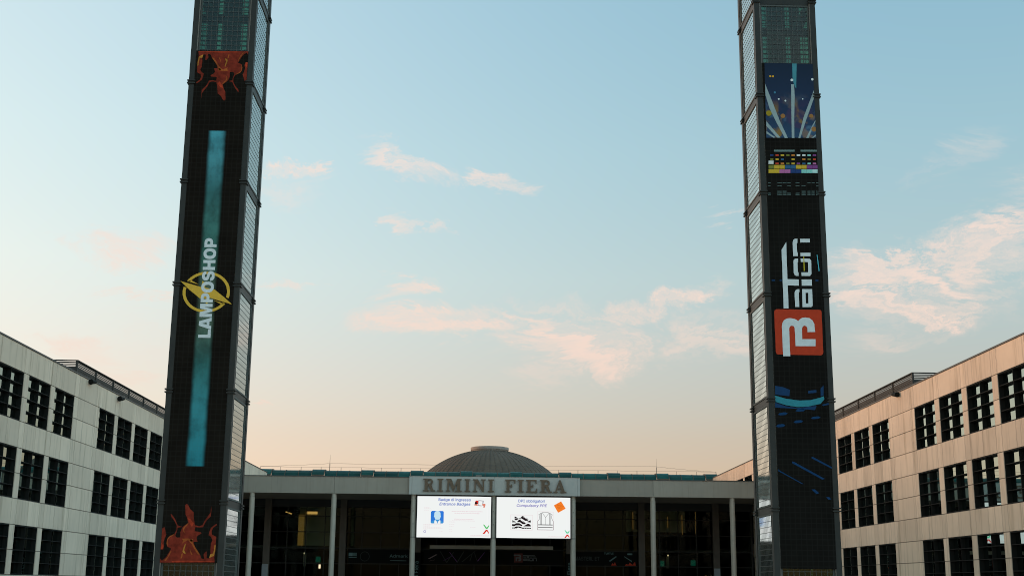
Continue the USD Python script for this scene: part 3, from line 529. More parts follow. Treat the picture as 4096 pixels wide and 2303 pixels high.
def office(X, sg, yB, label, debris):
    """facade on the plane x = X, the building behind it on the side sg (-1 left, +1 right)"""
    starts = [[yB - 26.05 + 26.05 * k + P * i for i in range(4)] for k in range(4)]
    y0, y1 = starts[0][0] - 6.16, starts[3][3] + W + 6.16
    b = Thing('office_block', label, 'office block', (X, (y0 + y1) / 2, 0))
    D = lambda a: X + sg * a                     # a metres behind the facade
    # dark carcass behind the panels: everything but the window openings
    car = []
    bands = [(0, FLOORS[2][0]), (FLOORS[2][1], FLOORS[1][0]), (FLOORS[1][1], FLOORS[0][0]), (FLOORS[0][1], ROOF - .02)]
    for z0, z1 in bands: car.append(bx(D(.05), D(.72), y0, y1, z0 + .03, z1 - .03))
    flat = [s for grp in starts for s in grp]
    edges = [(y0, flat[0])] + [(flat[i] + W, flat[i + 1]) for i in range(15)] + [(flat[-1] + W, y1)]
    for a, c in edges:
        for z0, z1 in FLOORS: car.append(bx(D(.05), D(.72), a + .03, c - .03, z0 - .03, z1 + .03))
    car.append(bx(D(.72), D(1.1), y0, y1, 0, ROOF - .02))
    b.add('wall', car, M['backing'])
    b.add('rear_wall', [bx(D(1.1), D(15), y0, y0 + .3, 0, ROOF - .02), bx(D(1.1), D(15), y1 - .3, y1, 0, ROOF - .02), bx(D(14.7), D(15), y0 + .3, y1 - .3, 0, ROOF - .02)], M['concrete'])
    b.add('roof', bx(D(.4), D(14.6), y0 + .35, y1 - .35, ROOF - .3, ROOF - .06), M['roof'])
    # end wall facing up the plaza, in panels, beyond the far end
    zs_p = [(0, FLOORS[2][0])]
    for k in (2, 1, 0):
        z0, z1 = FLOORS[k]; zm = (z0 + z1) / 2
        zs_p += [(z0, zm), (zm, z1), (z1, FLOORS[k - 1][0] if k else ROOF)]

    def panel(name, ya, yb, za, zb):
        b.add(name, bx(D(0), D(.07), ya + GAP, yb - GAP, za + GAP, zb - GAP), M['concrete'])
    for i, (a, c) in enumerate(edges):
        wide = c - a > 2
        cols = [(a, c)] if not wide else [(a, a + .92), (a + .92, c - .88), (c - .88, c)]
        for ya, yb in cols:
            for za, zb in zs_p: panel('pier_panel', ya, yb, za, zb)
    for s in flat:
        panel('parapet_panel', s, s + W, FLOORS[0][1], ROOF)
        for za, zb in ((0, FLOORS[2][0]), (FLOORS[2][1], FLOORS[1][0]), (FLOORS[1][1], FLOORS[0][0])):
            panel('spandrel_panel', s, s + W / 2, za, zb); panel('spandrel_panel', s + W / 2, s + W, za, zb)
    b.add('coping', [bx(D(-.05), D(.42), y0 - .05, y1 + .05, ROOF + .005, ROOF + .10)], M['coping'])
    # windows: deep egg-crate of metal fins in front of the glass
    for gi, grp in enumerate(starts):
        for s in grp:
            for z0, z1 in FLOORS:
                fr = [bx(D(.03), D(.33), s, s + .05, z0, z1), bx(D(.03), D(.33), s + W - .05, s + W, z0, z1),
                      bx(D(.03), D(.33), s + .05, s + W - .05, z0, z0 + .06), bx(D(.03), D(.33), s + .05, s + W - .05, z1 - .06, z1),
                      bx(D(.06), D(.33), s + W / 2 - .02, s + W / 2 + .02, z0 + .06, z1 - .06)]
                hz = (z1 - z0) / 4
                for k in (1, 2, 3):
                    for ya, yb in ((s + .05, s + W / 2 - .02), (s + W / 2 + .02, s + W - .05)):
                        fr.append(bx(D(.045), D(.33), ya, yb, z0 + k * hz - .02, z0 + k * hz + .02))
                w = b.add('window', fr, M['window_frame'])
                if gi in (0, 1):
                    for k in range(4):
                        for ya, yb in ((s, s + W / 2), (s + W / 2, s + W)):
                            b.add('pane', bx(D(.335), D(.355), ya + .01, yb - .01, z0 + k * hz + .01, z0 + (k + 1) * hz - .01), M['window_glass'], w)
                else:
                    b.add('pane', bx(D(.335), D(.355), s, s + W, z0, z1), M['window_glass'], w)
    # louvred screen round the roof plant
    sy0, sy1 = yB - 6.12, yB + 42
    posts = [bx(D(.02), D(.16), sy0 + .0, sy0 + .14, ROOF + .1, ROOF + .96)]
    y = sy0 + 4.7
    while y < sy1: posts.append(bx(D(.02), D(.16), y, y + .12, ROOF + .1, ROOF + .96)); y += 4.7
    posts.append(bx(D(9.9), D(10.05), sy0, sy0 + .14, ROOF - .06, ROOF + .96))
    sc = b.add('roof_screen', posts + [bx(D(.0), D(.2), sy0 - .02, sy1, ROOF + .96, ROOF + 1.02), bx(D(.2), D(10.1), sy0 - .02, sy0 + .16, ROOF + .96, ROOF + 1.02)], M['louver'])
    b.add('plant_housing', bx(D(.7), D(8.5), sy0 + 2.5, sy1 - .5, ROOF - .05, ROOF + .85), M['coping'])  # unseen dark box added to stop light passing between the slats
    for k in range(7):
        z = ROOF + .12 + k * .122
        b.add('slat', bar((D(.09), sy0 + .14, z), (D(.09), sy1, z), .03, .088, (0, 0, 1)), M['louver'], sc)
        b.add('slat', bar((D(.16), sy0 + .07, z), (D(9.9), sy0 + .07, z), .03, .075, (0, 0, 1)), M['louver'], sc)
    return b


office(-30.0, -1, 98.66, 'grey concrete office block in shade, behind the tower with the fire banner', True)
office(31.95, 1, 99.15, 'warm lit concrete office block behind the tower with the red square logo', False)


def floodlight(X, sg, y, z, ln, tilt, label):
    t = Thing('wall_floodlight', label, 'floodlight', (X, y, z))
    o = -sg
    t.add('arm', [tube((X - o * .25, y + ln, z + .30), (X + o * .28, y + .25, z + .02 + tilt), .05, 8), tube((X + o * .28, y + .25, z + .02 + tilt), (X + o * .30, y, z + tilt * .6), .06, 8)], M['lamp_body'], smooth=40)
    v, f = tube((X + o * .22, y - .28, z - .06), (X + o * .36, y + .30, z + .02), .19, 12, .13)
    t.add('lamp_head', [(v, f), tube((X + o * .21, y - .33, z - .07), (X + o * .22, y - .28, z - .06), .21, 12)], M['window_frame'], smooth=40)
    t.add('bracket', [bx(X + o * .02, X - o * .45, y + ln - .12, y + ln + .12, ROOF + .10, ROOF + .16)], M['lamp_body'])


floodlight(-30.0, -1, 95.6, 16.28, 2.5, .05, 'small grey floodlight on an arm over the left block parapet, nearest the screen corner')
floodlight(-30.0, -1, 103.4, 16.12, 1.6, .0, 'short drooping floodlight on the left block parapet above rain streaks')
floodlight(31.95, 1, 96.3, 16.24, 2.4, .05, 'small floodlight on an arm over the warm lit right block parapet')

# ---------------------------------------------------------------- entrance portico
FY = 140.0
COLX = [-25.28, -16.37, -7.66, 1.10, 9.82, 18.60, 27.36]
ZF0, ZF1 = 11.17, 12.98
po = Thing('entrance_portico', 'long pale concrete entrance portico on slim round columns between the two blocks', 'portico', (1.0, FY, 0))
cuts = [-29.9, -16.36, -8.18, 10.55, 18.62, 31.85]
for a, c in zip(cuts, cuts[1:]):
    if abs(a + 8.18) < .01: continue
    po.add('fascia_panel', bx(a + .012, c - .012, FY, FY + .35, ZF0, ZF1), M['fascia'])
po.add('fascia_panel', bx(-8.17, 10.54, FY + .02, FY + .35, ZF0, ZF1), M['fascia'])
po.add('coping', bx(-29.9, 31.85, FY - .06, FY + .5, ZF1 + .004, ZF1 + .07), M['coping'])
po.add('ceiling', [bx(-29.9, 31.85, FY + .37, 151.0, ZF0 + .02, ZF0 + .30)], M['soffit'])
po.add('roof', [bx(-29.9, 31.85, FY + .37, 151.0, ZF1 - .45, ZF1 - .1)], M['roof'])
for i, x in enumerate(COLX):
    r = .285
    c = po.add('column', [tube((x, FY + .32, 0), (x, FY + .32, ZF0 - .42), r, 24)], M['column'], smooth=40)
    po.add('capital', [tube((x, FY + .32, ZF0 - .40), (x, FY + .32, ZF0 + .0), r * .93, 24)], M['column'], c, smooth=40)
    po.add('collar', [tube((x, FY + .32, 6.55), (x, FY + .32, 6.62), r * 1.04, 24)] + [tube((x, FY + .32 - r * 1.0, z), (x, FY + .32 - r * 1.12, z), .05, 8) for z in (8.0, 9.4)], M['column'] if i not in (2, 3, 4) else M['lamp_body'], c, smooth=40)

# sign over the entrance
sg_ = Thing('entrance_sign', 'pale sign board with bronze slab letters reading RIMINI FIERA above the screens', 'sign', (1.18, FY - .1, ZF0))
SZ0, SZ1 = ZF0 - .02, 13.14
sg_.add('board', bx(-7.85, 1.16, FY - .22, FY - .01, SZ0, SZ1), M['sign_board'])
sg_.add('board', bx(1.175, 10.22, FY - .22, FY - .01, SZ0, SZ1), M['sign_board'])
sg_.add('end_cheek', bx(-8.17, -7.865, FY - .20, FY - .01, SZ0 + .01, SZ1 - .01), M['sign_board'])
sg_.add('end_cheek', bx(10.235, 10.55, FY - .20, FY - .01, SZ0 + .01, SZ1 - .01), M['sign_board'])
sg_.add('top_trim', bx(-8.17, 10.55, FY - .25, FY - .01, SZ1 + .004, SZ1 + .04), M['coping'])


def slab_letter(ch):
    """heavy slab serif capital, height 1, about its own width"""
    R = lambda x0, x1, y0, y1: sbox(x0, y0, x1, y1)
    PG = Polygon
    sf, t = .085, .24          # slab thickness, stem width
    foot = lambda x, w=.46: [R(x - w / 2, x + w / 2, 0, sf)]
    head = lambda x, w=.46: [R(x - w / 2, x + w / 2, 1 - sf, 1)]
    if ch == 'I': q = [R(.12, .12 + t, 0, 1)] + foot(.24, .5) + head(.24, .5); w = .48
    elif ch == 'R':
        bowl = Point(.50, .745).buffer(.255).union(R(.24, .50, .49, 1)).difference(Point(.49, .745).buffer(.125).union(R(.34, .49, .62, .87)))
        q = [R(.12, .12 + t, 0, 1), bowl] + foot(.24, .5) + [R(.0, .4, 1 - sf, 1), PG([(.40, .52), (.64, .52), (.80, .10), (.93, .10), (.93, 0), (.62, 0)])]; w = .93
    elif ch == 'M':
        q = [R(.10, .22, 0, 1), R(.86, 1.10, 0, 1), PG([(.12, 1), (.40, 1), (.68, .30), (.60, 0), (.54, 0)]), PG([(.60, 0), (.54, .1), (.86, 1), (1.0, 1)])] + foot(.16, .34) + foot(.98, .5) + [R(0, .34, 1 - sf, 1), R(.86, 1.22, 1 - sf, 1)]; w = 1.22
    elif ch == 'N':
        q = [R(.12, .23, 0, 1), R(.76, .87, 0, 1), PG([(.10, 1), (.38, 1), (.87, .16), (.87, 0), (.74, 0)])] + foot(.17, .36) + [R(0, .3, 1 - sf, 1), R(.62, .99, 1 - sf, 1)]; w = .99
    elif ch == 'F':
        q = [R(.12, .12 + t, 0, 1), R(.0, .82, 1 - sf, 1), R(.30, .55, .46, .54), R(.50, .57, .36, .64), PG([(.70, 1), (.84, 1), (.84, .68), (.77, .68)])] + foot(.24, .52); w = .84
    elif ch == 'E':
        q = [R(.12, .12 + t, 0, 1), R(.0, .80, 1 - sf, 1), R(0, .84, 0, sf), R(.30, .55, .46, .54), R(.50, .57, .36, .64), PG([(.68, 1), (.82, 1), (.82, .70), (.75, .70)]), PG([(.70, 0), (.87, 0), (.87, .32), (.80, .32)])]; w = .87
    elif ch == 'A':
        q = [PG([(.10, .05), (.22, .05), (.50, .86), (.44, 1)]), PG([(.42, 1), (.54, 1), (.90, .05), (.62, .05), (.40, .84)]), R(.24, .68, .27, .35)] + foot(.15, .34) + foot(.77, .48); w = 1.01
    return unary_union(q).buffer(.012).buffer(-.012), w


spans = [('R', -6.64, -5.32), ('I', -5.07, -4.44), ('M', -4.13, -2.42), ('I', -2.09, -1.49), ('N', -1.2, .19), ('I', .46, 1.10), ('F', 2.32, 3.47), ('I', 3.70, 4.36), ('E', 4.62, 5.85), ('R', 6.14, 7.48), ('A', 7.66, 9.05)]
for ch, x0, x1 in spans:
    pl, w = slab_letter(ch)
    pl = affinity.affine_transform(pl, [(x1 - x0) / w, 0, 0, 1.37, x0, 11.49])
    sg_.add('letter', prism(pl, FY - .30, .12), M['bronze'], label='slab letter ' + ch)
for x in (-.6,):
    sg_.add('roof_lamp', [bx(-.9, -.25, FY - .15, FY + .15, SZ1 + .045, SZ1 + .16)], M['cap'])

# ---------------------------------------------------------------- LED screens under the sign
SY = FY - .06


def led(x0, x1, z0, z1, label):
    t = Thing('led_screen', label, 'screen', ((x0 + x1) / 2, SY, z0))
    t.add('cabinet', [bx(x0 - .06, x1 + .06, SY + .012, SY + .30, z0 - .06, z1 + .06)], M['dark'])
    t.add('display', bx(x0, x1, SY, SY + .01, z0, z1), M['screen'])
    return t


s1 = led(-7.23, .82, 6.57, 10.98, 'lit screen headed Badge di ingresso with a blue portrait, left of the middle column')
s2 = led(1.44, 9.49, 6.60, 10.98, 'lit screen headed DPI obbligatori with shoes and vest, right of the middle column')
TY = SY - .006


def a1(x, y):    # pixels of the enlarged photograph of the first screen -> metres on it
    return -7.23 + (x - 185) * 8.05 / 1945, 10.98 - (y - 155) * 4.41 / 1085


def a2(x, y):
    return 1.44 + (x - 180) * 8.05 / 1935, 10.98 - (y - 172) * 4.38 / 1085


def pr(T, S, name, pts, mat, holes=(), dy=0.0, label=None):
    pl = Polygon([S(*p) for p in pts], [[S(*p) for p in h] for h in holes]).buffer(0)
    T.add(name, prism(pl, TY - dy, .004), M[mat], label=label)


def strips(T, S, rows, mat='led_pink', h=5):
    out = []
    for x0, x1, y in rows:
        (xa, za), (xb, zb) = S(x0, y), S(x1, y)
        x = xa; k = 0
        while x < xb:
            ln = .10 + .09 * ((k * 37) % 5) / 4
            out.append(bx(x, min(xb, x + ln), TY - .004, TY, za - .008, za + .012)); x += ln + .05; k += 1
    T.add('text_line', out, M[mat])


x, z = a1(742, 275); s1.add('lettering', words('Badge di ingresso', .29, x, z, TY, .004, bold=True, width=(1597 - 742) * 8.05 / 1945), M['led_blue'])
x, z = a1(765, 390); s1.add('lettering', words('Entrance Badges', .28, x, z, TY, .004, bold=True, shear=.2, width=(1585 - 765) * 8.05 / 1945), M['led_blue'])
x, z = a1(1100, 560); s1.add('lettering', words("Mostra questo badge per l'ingresso in quartiere", .10, x, z, TY, .004, width=(1905 - 1100) * 8.05 / 1945), M['led_pink'])
x, z = a1(1175, 610); s1.add('lettering', words('Be ready to show the entrance badge', .10, x, z, TY, .004, shear=.2, width=(1825 - 1175) * 8.05 / 1945), M['led_pink'])
x, z = a1(1160, 770); s1.add('lettering', words('TESSERA DI RICONOSCIMENTO', .10, x, z, TY, .004, width=(1665 - 1160) * 8.05 / 1945), M['led_pink'])
x, z = a1(1595, 1198); s1.add('lettering', words('ITALIAN EXHIBITION GROUP', .11, x, z, TY, .004, width=(2085 - 1595) * 8.05 / 1945), M['led_pink'])
strips(s1, a1, [(370, 515, 463), (370, 535, 487), (370, 490, 520), (360, 820, 893), (360, 540, 915), (365, 525, 948), (360, 810, 982), (360, 870, 1008), (370, 460, 1030), (1040, 1190, 828), (1035, 1165, 890), (1040, 1145, 955), (1035, 1120, 1020), (1045, 1135, 1085), (1585, 1745, 970), (1110, 1715, 797), (785, 875, 1080)])
rr = lambda x0, y0, x1, y1, r: [(x0 + r, y0), (x1 - r, y0), (x1, y0 + r), (x1, y1 - r), (x1 - r, y1), (x0 + r, y1), (x0, y1 - r), (x0, y0 + r)]
pr(s1, a1, 'portrait', rr(550, 543, 888, 873, 25), 'led_bluecard')
pr(s1, a1, 'portrait_shoulders', [(552, 835), (600, 805), (660, 780), (785, 780), (840, 810), (885, 840), (882, 855), (865, 872), (570, 872), (552, 855)], 'led_midblue', dy=.004)
pr(s1, a1, 'portrait_shirt', [(645, 800), (672, 780), (728, 838), (780, 780), (803, 800), (803, 872), (640, 872)], 'screen', dy=.008)
pr(s1, a1, 'portrait_neck', [(660, 775), (668, 720), (785, 720), (790, 775), (728, 838)], 'led_midblue', dy=.012)
pr(s1, a1, 'portrait_tie', [(712, 835), (740, 835), (733, 872), (722, 872)], 'led_midblue', dy=.016)
pr(s1, a1, 'portrait_head', [(690, 548), (728, 542), (768, 552), (800, 595), (806, 660), (815, 690), (800, 715), (785, 765), (728, 778), (665, 765), (650, 715), (630, 690), (637, 660), (640, 600), (660, 565)], 'led_paleblue', dy=.016)
pr(s1, a1, 'emblem', [(1925, 888), (1960, 893), (2025, 970), (2087, 893), (2085, 930), (2045, 1000), (2003, 1000)], 'led_green')
pr(s1, a1, 'emblem', [(2003, 1025), (2045, 1025), (2087, 1105), (2085, 1137), (2025, 1057), (1965, 1137), (1915, 1137)], 'led_red')
pr(s1, a1, 'badge_picture', [(1705, 300), (1725, 255), (1790, 262), (1785, 350), (1700, 350)], 'led_red')
pr(s1, a1, 'badge_picture', [(1705, 300), (1740, 285), (1775, 330), (1755, 360), (1700, 352)], 'led_dark', dy=.004)
pr(s1, a1, 'badge_picture', [(1690, 355), (1760, 350), (1790, 385), (1770, 395), (1690, 388)], 'led_skin', dy=.004)
pr(s1, a1, 'badge_picture', [(1795, 240), (1940, 262), (1930, 320), (1880, 405), (1785, 395)], 'led_grey', dy=.004)
pr(s1, a1, 'badge_picture', [(1815, 262), (1905, 275), (1890, 390), (1800, 370)], 'screen', dy=.008)
pr(s1, a1, 'badge_picture', [(1900, 345), (1980, 340), (1980, 390), (1955, 450), (1925, 440), (1930, 395), (1895, 385)], 'led_skin', dy=.008)
ring = Point(0, 0).buffer(34).difference(Point(0, 0).buffer(24))
pr(s1, a1, 'round_logo', [(398 + a, 1088 + b) for a, b in ring.exterior.coords], 'led_violet', holes=[[(398 + a, 1088 + b) for a, b in ring.interiors[0].coords]])

x, z = a2(748, 305); s2.add('lettering', words('DPI obbligatori', .28, x, z, TY, .004, bold=True, width=(1445 - 748) * 8.05 / 1935), M['led_blue'])
x, z = a2(705, 425); s2.add('lettering', words('Compulsory PPE', .28, x, z, TY, .004, bold=True, shear=.2, width=(1505 - 705) * 8.05 / 1935), M['led_violet'])
x, z = a2(1540, 1222); s2.add('lettering', words('ITALIAN EXHIBITION GROUP', .09, x, z, TY, .004, width=(1945 - 1540) * 8.05 / 1935), M['led_pink'])
pr(s2, a2, 'safety_diamond', [(1873, 268), (1995, 462), (1797, 575), (1682, 380)], 'led_orange')
for txt, xx, yy in (('SAFETY', 1765, 388), ('FIRST', 1770, 452)):
    v, f = words(txt, .17, 0, 0, TY - .005, .004, width=.66 if txt == 'SAFETY' else .5)
    an = math.radians(-15); x, z = a2(xx, yy)
    v2 = v.copy(); v2[:, 0] = x + v[:, 0] * math.cos(an) - v[:, 2] * math.sin(an); v2[:, 2] = z + v[:, 0] * math.sin(an) + v[:, 2] * math.cos(an)
    s2.add('lettering', (v2, f), M['led_rust'])
fr = lambda x0, y0, x1, y1, w: ([(x0, y0), (x1, y0), (x1, y1), (x0, y1)], [[(x0 + w, y0 + w), (x1 - w, y0 + w), (x1 - w, y1 - w), (x0 + w, y1 - w)]])
o, h = fr(545, 642, 1125, 1045, 5); pr(s2, a2, 'picture_frame', o, 'led_pink', holes=h)
o, h = fr(1250, 552, 1680, 1040, 4); pr(s2, a2, 'picture_frame', o, 'led_pink', holes=h)
for pts in ([(652, 690), (680, 692), (765, 745), (652, 738)], [(655, 748), (755, 748), (720, 785), (655, 782)],
            [(765, 722), (805, 722), (850, 672), (902, 672), (880, 690), (905, 715), (900, 685), (935, 740), (955, 710), (965, 755), (985, 730), (1000, 775), (1030, 760), (1000, 798), (930, 800), (840, 742), (765, 738)],
            [(970, 825), (1080, 780), (1080, 845), (1035, 842)], [(587, 790), (612, 792), (700, 838), (587, 822)], [(587, 845), (690, 845), (670, 858), (587, 856)],
            [(722, 822), (765, 770), (825, 768), (815, 790), (840, 810), (848, 785), (865, 830), (885, 805), (900, 850), (920, 825), (935, 868), (968, 855), (940, 885), (900, 890), (860, 885), (790, 835), (725, 838)],
            [(588, 888), (650, 890), (700, 862), (775, 862), (855, 912), (850, 945), (775, 922), (690, 925), (640, 945), (588, 940)], [(880, 948), (990, 878), (1040, 880), (1080, 920), (1080, 950)],
            [(588, 978), (640, 980), (700, 950), (790, 952), (860, 980), (1082, 984), (1082, 1012), (1050, 1010), (1035, 998), (1020, 1010), (990, 1010), (975, 998), (960, 1010), (925, 1010), (910, 998), (895, 1012), (850, 1010), (830, 995), (780, 990), (750, 978), (720, 995), (690, 1010), (675, 995), (655, 1010), (630, 1008), (615, 995), (600, 1010), (588, 1008)]):
    pr(s2, a2, 'shoe_picture', pts, 'led_dark')


def line(T, S, name, pts, w, mat):
    from shapely.geometry import LineString
    pl = LineString([S(*p) for p in pts]).buffer(w / 2, cap_style=2, join_style=2)
    T.add(name, prism(pl, TY, .004), M[mat])


VO = [(1290, 628), (1335, 600), (1380, 575), (1460, 568), (1545, 578), (1600, 605), (1640, 632), (1618, 690), (1640, 760), (1670, 810), (1670, 1035), (1260, 1035), (1260, 805), (1295, 765), (1313, 700), (1290, 628)]
line(s2, a2, 'vest_picture', VO, .036, 'led_dark')
for pts, w in (([(1348, 598), (1348, 890)], .09), ([(1580, 598), (1582, 890)], .08), ([(1380, 582), (1465, 705), (1555, 590)], .03), ([(1465, 705), (1463, 890)], .03), ([(1270, 900), (1655, 903)], .075), ([(1270, 970), (1655, 972)], .07)):
    line(s2, a2, 'vest_picture', pts, w, 'led_dark')
pr(s2, a2, 'emblem', [(1963, 1035), (1990, 1040), (2040, 1095), (2093, 1040), (2093, 1075), (2060, 1125), (2018, 1125)], 'led_mint')
pr(s2, a2, 'emblem', [(2018, 1155), (2060, 1155), (2093, 1210), (2093, 1245), (2040, 1185), (1995, 1242), (1957, 1242)], 'led_red')

# ---------------------------------------------------------------- exhibition hall behind the portico
HY = 151.0
hall = Thing('exhibition_hall', 'dark glazed exhibition hall front behind the portico columns', 'hall', (1.0, HY, 0))
hall.add('side_wall', [bx(-29.9, -29.5, HY + .3, 176.4, 0, 13.0), bx(31.4, 31.8, HY + .3, 176.4, 0, 13.0), bx(-29.9, 31.8, 176.0, 176.4, 0, 13.0)], M['dark'])
hall.add('roof', [bx(-29.9, 31.8, HY, 176.4, 12.55, 12.85)], M['roof'])
hall.add('lintel', [bx(-29.9, 31.8, HY - .25, HY + .05, 10.32, ZF0 + .02)], M['dark'])
hall.add('floor', [bx(-29.5, 31.4, HY + .3, 176, .02, .1), bx(-29.5, 31.4, HY + 1.2, 160, 5.55, 5.9)], M['hall_floor'])
hall.add('ceiling', [bx(-29.5, 31.4, HY + .3, 176, 11.2, 11.5)], M['dark'])
PIERX = [-25.12, -16.33, -7.62, 10.08, 18.55, 27.3]
for x in PIERX:
    hall.add('pier', bx(x - .37, x + .37, HY - .85, HY - .3, 0, ZF0 + .02), M['pier'])
TR = [10.32, 9.27, 7.45, 5.60, 3.87, 2.1, .05]
for z in TR[1:]:
    hall.add('transom', bx(-29.5, 31.4, HY - .1, HY + .06, z - .05, z + .05), M['mullion'])
MX = []
for a, c in zip([-29.7] + PIERX[:3] + [1.2] + PIERX[3:], PIERX[:3] + [1.2] + PIERX[3:] + [31.6]):
    n = max(1, round((c - a) / 2.2))
    MX += [a + (c - a) * k / n for k in range(n + 1)]
MX = sorted(set(round(m, 3) for m in MX))
for m in MX[1:-1]:
    hall.add('mullion', bx(m - .045, m + .045, HY - .07, HY + .07, .05, 10.32), M['mullion'])
for a, c in zip(MX, MX[1:]):
    for z1, z0 in zip(TR, TR[1:]):
        hall.add('pane', bx(a + .05, c - .05, HY - .012, HY + .012, z0 + .05, z1 - .05), M['hall_glass'])
hall.add('door_head', [bx(-6.2, 8.2, HY - .35, HY - .12, 5.66, 6.06)], M['column'], label='pale beam over the doors below the screens')

# things behind the glass; pale walls and golden lines imitate reflections in it
solo('partition_wall', [bx(-21.75, -17.55, 152.3, 152.55, 5.9, 11.2)], M['pale_inner_surface'], 'pale wall imitating reflections in the glass beside the second column from the left', 'wall', base=(-19.6, 157, 5.9))
solo('partition_wall', [bx(17.0, 18.0, 152.3, 152.55, 8.2, 11.2), bx(18.65, 19.3, 152.3, 152.55, 8.2, 11.2), bx(20.2, 24.0, 152.3, 152.55, 8.2, 11.2), bx(17.0, 24.0, 152.3, 152.55, 7.9, 8.2)], M['pale_inner_surface'], 'pale slotted wall imitating sky reflection high in the glass, second column from the right', 'wall', base=(20.5, 157, 7.9))  # both pale walls are added to stand for reflections in the glass
for x, lab in ((-16.55, 'nearer it'), (-15.45, 'farther off')):
    solo('inner_pilaster', bx(x - .16, x + .16, 152.3, 152.6, 5.9, 11.2), M['pale_inner_surface'], f'thin pale wall strip inside, right of the second column, {lab}', 'pilaster', base=(x, 156.5, 5.9))
solo('lit_panel', bx(-21.8, -21.15, 152.0, 152.27, 5.9, 9.45), M['wall_strip_glow'], 'tall narrow wall strip with yellow lamp light put in as glow, glass left', 'pilaster', base=(-21.5, 156.3, 5.9))  # wall strip whose lamp light is put in as its own glow
for i, (x, y, z, w, lab) in enumerate([(-20.3, 152.15, 9.55, 1.3, 'wide yellow lamp high on the pale reflection wall'), (-23.0, 152.0, 9.5, .75, 'small slanting yellow lamp left of the pale reflection wall')]):
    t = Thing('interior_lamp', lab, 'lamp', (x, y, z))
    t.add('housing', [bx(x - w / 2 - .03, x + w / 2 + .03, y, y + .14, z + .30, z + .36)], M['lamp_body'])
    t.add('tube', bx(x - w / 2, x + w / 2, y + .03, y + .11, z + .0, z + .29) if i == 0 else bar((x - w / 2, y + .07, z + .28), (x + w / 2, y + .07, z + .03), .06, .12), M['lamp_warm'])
for x, y, z, lab in ((22.15, 154.0, 5.25, 'small bright bulb with a yellow glow inside the right glass'), (-21.2, 154.0, 5.05, 'small orange lamp low inside the left glass')):
    t = Thing('interior_lamp', lab, 'lamp', (x, y, z))
    t.add('bulb', trimesh.creation.icosphere(2, .09).apply_translation((x, y, z)), M['lamp_white'], smooth=True)
    t.add('lit_post', bx(x - .16, x + .16, y + .35, y + .5, z - 1.5, z - .1), M['pale_inner_surface'])
    t.add('stem', tube((x, y, z + .08), (x, y, 5.56), .015, 6), M['lamp_body'])
for x, z0, z1, lab in ((17.75, 8.2, 10.2, 'thin golden glow line imitating a lamppost reflection, left of the pale slots'), (21.9, 8.4, 9.7, 'short golden glow line imitating a lamppost reflection, on the pale wall'), (23.6, 7.6, 9.9, 'golden glow line imitating a lamppost reflection, at the end of the pale wall'), (25.2, 7.8, 10.3, 'tall orange glow line imitating a lamppost reflection near the last pier')):
    solo('light_tube', [tube((x, 152.0, z0), (x, 152.0, z1), .035, 8)], M['warm_line_glow'], lab, 'lamp', base=(x, 152.0, z0), smooth=40)  # reflections of lampposts, built as glowing tubes behind the glass
for x, z, lab in ((-19.55, 4.35, 'green exit sign glowing behind the left glass'), (21.4, 4.3, 'green exit sign behind the right glass, below the bright bulb'), (25.15, 4.4, 'green exit sign behind the right glass, near the last pier')):
    t = Thing('exit_sign', lab, 'exit sign', (x, 154, z))
    t.add('panel', bx(x - .28, x + .28, 154.0, 154.05, z - .32, z + .32), M['exit_green'])
    t.add('hanger', tube((x, 154.02, z + .32), (x, 154.02, 5.56), .012, 6), M['lamp_body'])
solo('door_lamp', bx(-19.03, -18.83, 150.7, 150.8, 3.28, 3.72), M['lamp_white'], 'small lit square lamp low left of the second column', 'lamp', base=(-18.93, 150.7, 3.28))
solo('door_lamp', bx(26.28, 26.38, 152.2, 152.3, 1.7, 3.0), M['warm_line_glow'], 'thin yellow lit strip in the doorway beside the last pier', 'lamp', base=(26.33, 152.2, 1.7))
for x, lab in ((-25.15, 'pale paper notice on the brown pier at the far left'), (27.3, 'pale paper notice on the brown pier at the far right')):
    solo('paper_notice', bx(x - .36, x + .36, HY - .86, HY - .853, .9, 3.72), M['paper'], lab, 'notice', base=(x, HY - .86, .9))

# sponsor banners across the glass and upright banners beside the screens
HB = HY - .16


def hall_banner(x0, x1, label):
    t = Thing('wall_banner', label, 'banner', ((x0 + x1) / 2, HB, 3.95))
    t.add('fabric', bx(x0, x1, HB, HB + .012, 3.95, 5.52), M['banner_black'])
    return t


